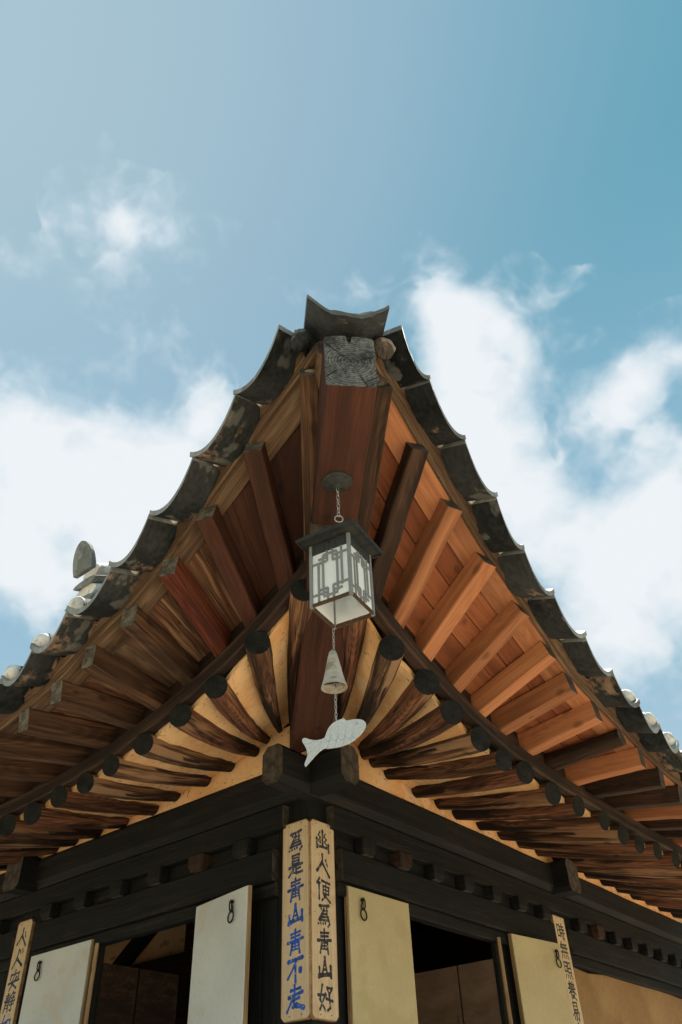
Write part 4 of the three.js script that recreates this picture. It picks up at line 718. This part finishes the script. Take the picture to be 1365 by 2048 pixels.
// ---------------------------------------------------------------- lantern
{
  const g = thing('hanging_lantern', 'square metal lantern with lattice and frosted panes hanging under the hip rafter', 'lantern');
  const ax = V(-1.459, 0, 1.444), topY = 3.8;
  g.position.set(ax.x, 3.12, ax.z);
  const Y = (y) => y - 3.12;
  // ceiling rose
  const prof = [[0.0, 0.03], [0.008, 0.03], [0.014, 0.022], [0.02, 0.019], [0.03, 0.018], [0.034, 0.012], [0.052, 0.009], [0.058, 0.002], [0.066, 0.0], [0.067, -0.01], [0.06, -0.012]].map(([r, d]) => new THREE.Vector2(Math.max(r, 0.0001), -d));
  const rose = new THREE.LatheGeometry(prof, 40);
  { const q = rose.attributes.position; for (let i = 0; i < q.count; i++) { const a = Math.atan2(q.getZ(i), q.getX(i)), r = Math.hypot(q.getX(i), q.getZ(i)); if (r > 0.035) { const k = 1 + 0.02 * Math.cos(a * 20); q.setXYZ(i, q.getX(i) * k, q.getY(i) - 0.0015 * Math.cos(a * 20), q.getZ(i) * k); } } rose.computeVertexNormals(); }
  rose.rotateZ(0.06); rose.translate(0, Y(topY) - 0.012, 0); mesh('ceiling_rose', rose, M.lantern_black, g);
  const links = [];
  const yRing0 = 3.752, yRing1 = 3.615;
  for (let i = 0; i < 7; i++) { const t = new THREE.TorusGeometry(0.0085, 0.0018, 6, 14); t.scale(0.75, 1.45, 1); t.rotateY(i % 2 ? 1.3 : -0.3); t.translate(Math.sin(i * 2) * 0.001, Y(lerp(yRing0, yRing1, i / 6)), 0); links.push(t); }
  mesh('chain', merged(links), M.steel_wire, g);
  const ring = new THREE.TorusGeometry(0.0165, 0.0028, 8, 22); ring.rotateY(-0.75); ring.translate(0, Y(3.592), 0); mesh('hanging_ring', ring, M.steel_wire, g);
  const yaw = rad(9.5), HS = 0.0885, yb = 3.145, yt = 3.425;   // half side, bottom, top
  const body = new THREE.Matrix4().makeRotationY(yaw);
  // low four-sided roof with a drip edge
  const roofGeo = (() => { const r = 0.127, st = [[r, yt + 0.022], [r, yt + 0.026], [0.03, yt + 0.1], [0.02, yt + 0.112]]; const rings = [], uvs = []; for (const [a, y] of st) { rings.push([V(-a, Y(y), -a), V(a, Y(y), -a), V(a, Y(y), a), V(-a, Y(y), a), V(-a, Y(y), -a)]); uvs.push([0, 1, 2, 3, 4].map((k) => [k * 0.2, y])); } const s = ringsToGeometry(rings, true, uvs, false); const und = new THREE.BoxGeometry(2 * r - 0.004, 0.004, 2 * r - 0.004); und.translate(0, Y(yt + 0.02), 0); const lip = []; for (const [x, z, w, d] of [[0, r - 0.003, 2 * r, 0.006], [0, -r + 0.003, 2 * r, 0.006], [r - 0.003, 0, 0.006, 2 * r - 0.013], [-r + 0.003, 0, 0.006, 2 * r - 0.013]]) { const b = new THREE.BoxGeometry(w, 0.007, d); b.translate(x, Y(yt + 0.0165), z); lip.push(b.toNonIndexed()); } return merged([s, und, ...lip]); })();
  roofGeo.applyMatrix4(body); mesh('lantern_roof', roofGeo, M.lantern_black, g);
  const knob = new THREE.SphereGeometry(0.008, 12, 8); knob.translate(0, Y(yt + 0.125), 0); const stem = new THREE.CylinderGeometry(0.004, 0.012, 0.03, 10); stem.translate(0, Y(yt + 0.118), 0);
  mesh('finial', merged([knob, stem]), M.lantern_metal, g);
  const bx = (x0, x1, y0, y1, z0, z1) => { const b = new THREE.BoxGeometry(x1 - x0, y1 - y0, z1 - z0); b.translate((x0 + x1) / 2, Y((y0 + y1) / 2), (z0 + z1) / 2); return b.toNonIndexed(); };
  const put = (name, geo, m, turn = 0) => { geo.applyMatrix4(new THREE.Matrix4().makeRotationY(turn)); geo.applyMatrix4(body); return mesh(name, geo, m, g); };
  for (let k = 0; k < 4; k++) {
    const turn = (k * Math.PI) / 2, F = HS;
    put('corner_post', bx(F - 0.012, F, yb, yt, F - 0.012, F), M.lantern_metal, turn);
    put('top_band', bx(-F + 0.0125, F - 0.0125, yt - 0.045, yt, F - 0.006, F - 0.001), M.lantern_black, turn);
    put('bottom_rim', bx(-F + 0.0125, F - 0.0125, yb, yb + 0.012, F - 0.007, F + 0.001), M.eave_wood, turn);
    put('glass_pane', bx(-F + 0.0125, F - 0.0125, yb + 0.0165, yt - 0.0455, F - 0.0075, F - 0.0055), M.frosted_glass, turn);
    // lattice: interlocking squares round a tall centre field
    const y0 = yb + 0.016, y1 = yt - 0.045, w = 2 * (F - 0.0125), L = [], b = 0.0085;
    const X = (t) => -w / 2 + t * w, YY = (t) => lerp(y0, y1, t);
    const vert = (x, a, c) => L.push(bx(X(x) - b / 2, X(x) + b / 2, YY(a), YY(c), F - 0.005, F - 0.0015)), hor = (y, a, c) => L.push(bx(X(a), X(c), YY(y) - b / 2, YY(y) + b / 2, F - 0.0052, F - 0.0012));
    vert(0.17, 0, 0.78); vert(0.83, 0.2, 1); vert(0.3, 0.1, 0.92); vert(0.7, 0.1, 0.92);
    hor(0.86, 0.17, 0.42); hor(0.86, 0.58, 1); hor(0.93, 0.3, 0.7); hor(0.78, 0, 0.42); hor(0.76, 0.58, 0.83); vert(0.42, 0.78, 1); vert(0.58, 0.76, 1);
    hor(0.14, 0, 0.42); hor(0.14, 0.58, 0.83); hor(0.07, 0.3, 0.7); hor(0.22, 0.17, 0.42); hor(0.24, 0.58, 1); vert(0.42, 0, 0.22); vert(0.58, 0, 0.24);
    put('lattice', merged(L), M.lantern_metal, turn);
  }
  for (let k = 0; k < 4; k++) { const s = new THREE.SphereGeometry(0.004, 8, 6); s.translate(0, Y(yt - 0.012), HS + 0.001); put('rivet', s, M.black_iron, (k * Math.PI) / 2); }
}
// ---------------------------------------------------------------- wind chime under the lantern's far corner
{
  const g = thing('wind_chime', 'brass wind bell on a chain with a pale metal fish below the lantern', 'wind chime');
  const cx = -1.459 + 0.074, cz = 1.444 - 0.108;
  g.position.set(cx, 2.66, cz);
  const Y = (y) => y - 2.66;
  const chain = (y0, y1, n, r) => { const L = []; for (let i = 0; i < n; i++) { const t = new THREE.TorusGeometry(r, r * 0.22, 5, 10); t.scale(0.7, 1.35, 1); t.rotateY(i % 2 ? 1.2 : -0.4); t.translate(0, Y(lerp(y0, y1, i / (n - 1))), 0); L.push(t); } return merged(L); };
  mesh('chain', chain(3.142, 3.062, 7, 0.0062), M.steel_wire, g);
  const pr = [[0.0005, 3.055], [0.008, 3.054], [0.014, 3.046], [0.019, 3.028], [0.026, 2.995], [0.033, 2.96], [0.04, 2.93], [0.046, 2.912], [0.0485, 2.903], [0.0465, 2.902], [0.044, 2.91], [0.037, 2.933], [0.03, 2.96], [0.022, 2.995], [0.015, 3.03], [0.0005, 3.045]].map(([r, y]) => new THREE.Vector2(r, Y(y)));
  const bell = new THREE.LatheGeometry(pr, 36); { const uv = bell.attributes.uv; for (let i = 0; i < uv.count; i++) uv.setXY(i, uv.getX(i) * 0.32, uv.getY(i) * 0.32); } bell.rotateZ(0.02);
  mesh('bell', bell, M.bell_brass, g);
  const bar = new THREE.CylinderGeometry(0.0022, 0.0022, 0.086, 6); bar.rotateZ(Math.PI / 2); bar.rotateY(0.6); bar.translate(0, Y(2.925), 0); const bar2 = bar.clone().rotateY(1.4);
  mesh('clapper', merged([bar, bar2]), M.black_iron, g);
  mesh('chain', chain(2.915, 2.786, 10, 0.0062), M.steel_wire, g);
  // the fish: a thin plate that faces the steps, head up to the right
  const sh = new THREE.Shape();
  sh.moveTo(0.115, 0.012); sh.bezierCurveTo(0.112, 0.036, 0.075, 0.04, 0.052, 0.044); sh.lineTo(0.044, 0.056); sh.bezierCurveTo(0.03, 0.054, 0.015, 0.058, -0.006, 0.045); sh.bezierCurveTo(-0.022, 0.034, -0.026, 0.02, -0.036, 0.008); sh.bezierCurveTo(-0.06, 0.004, -0.08, 0.012, -0.1, 0.03); sh.bezierCurveTo(-0.112, 0.036, -0.118, 0.026, -0.112, 0.014); sh.bezierCurveTo(-0.106, -0.004, -0.104, -0.014, -0.106, -0.03); sh.bezierCurveTo(-0.112, -0.05, -0.128, -0.056, -0.122, -0.07); sh.bezierCurveTo(-0.09, -0.05, -0.07, -0.032, -0.045, -0.028); sh.bezierCurveTo(0.0, -0.046, 0.05, -0.046, 0.085, -0.024); sh.bezierCurveTo(0.104, -0.012, 0.116, 0.0, 0.115, 0.012);
  const geo = new THREE.ExtrudeGeometry(sh, { depth: 0.0025, bevelEnabled: true, bevelSize: 0.0006, bevelThickness: 0.0006, bevelSegments: 1, curveSegments: 12 });
  const cv = document.createElement('canvas'); cv.width = 512; cv.height = 300; const ctx = cv.getContext('2d');
  const r = rng(91); ctx.fillStyle = 'rgb(188,197,203)'; ctx.fillRect(0, 0, 512, 300);
  for (let i = 0; i < 2600; i++) { const l = 165 + Math.floor(r() * 60); ctx.fillStyle = `rgba(${l},${l + 2},${l + 4},0.35)`; ctx.beginPath(); ctx.arc(r() * 512, r() * 300, 1 + r() * 5, 0, 7); ctx.fill(); }
  ctx.fillStyle = 'rgb(70,78,84)';
  const dots = (f, n) => { for (let i = 0; i <= n; i++) { const [x, y] = f(i / n); ctx.beginPath(); ctx.arc(x, y, 2.1, 0, 7); ctx.fill(); } };
  for (let k = 0; k < 5; k++) dots((t) => [430 - k * 62 - t * 66, 70 + t * 150 + 14 * Math.sin(t * 3)], 13);
  for (let k = 0; k < 5; k++) dots((t) => [180 + k * 50 + t * 60, 120 + 40 * Math.sin(t * 3.1) + k * 12], 9);
  dots((t) => [20 + t * 160, 110 + 16 * Math.sin(t * 5)], 15); dots((t) => [30 + t * 120, 210 - t * 60], 11); dots((t) => [440 + 6 * Math.cos(t * 6.3), 96 + 6 * Math.sin(t * 6.3)], 8);
  const ft = new THREE.CanvasTexture(cv); ft.colorSpace = THREE.SRGBColorSpace; ft.magFilter = THREE.LinearFilter;
  const uv = geo.attributes.uv; for (let i = 0; i < uv.count; i++) uv.setXY(i, (geo.attributes.position.getX(i) + 0.125) / 0.245, (geo.attributes.position.getY(i) + 0.075) / 0.14);
  std('fish_metal', { map: ft, roughness: 0.5, metalness: 0.2 });
  const right = V(Math.sin(Math.PI / 4 + 0.33), 0, -Math.cos(Math.PI / 4 + 0.33)).cross(UP).normalize(), n = right.clone().cross(UP);
  geo.rotateZ(0.2); geo.applyMatrix4(new THREE.Matrix4().makeBasis(right, UP, n));
  geo.translate(-right.x * 0.006, Y(2.718), -right.z * 0.006);
  mesh('fish', geo, M.fish_metal, g);
}

scene.traverse((o) => { if (o.isMesh) o.castShadow = o.receiveShadow = true; });
renderer.render(scene, camera);
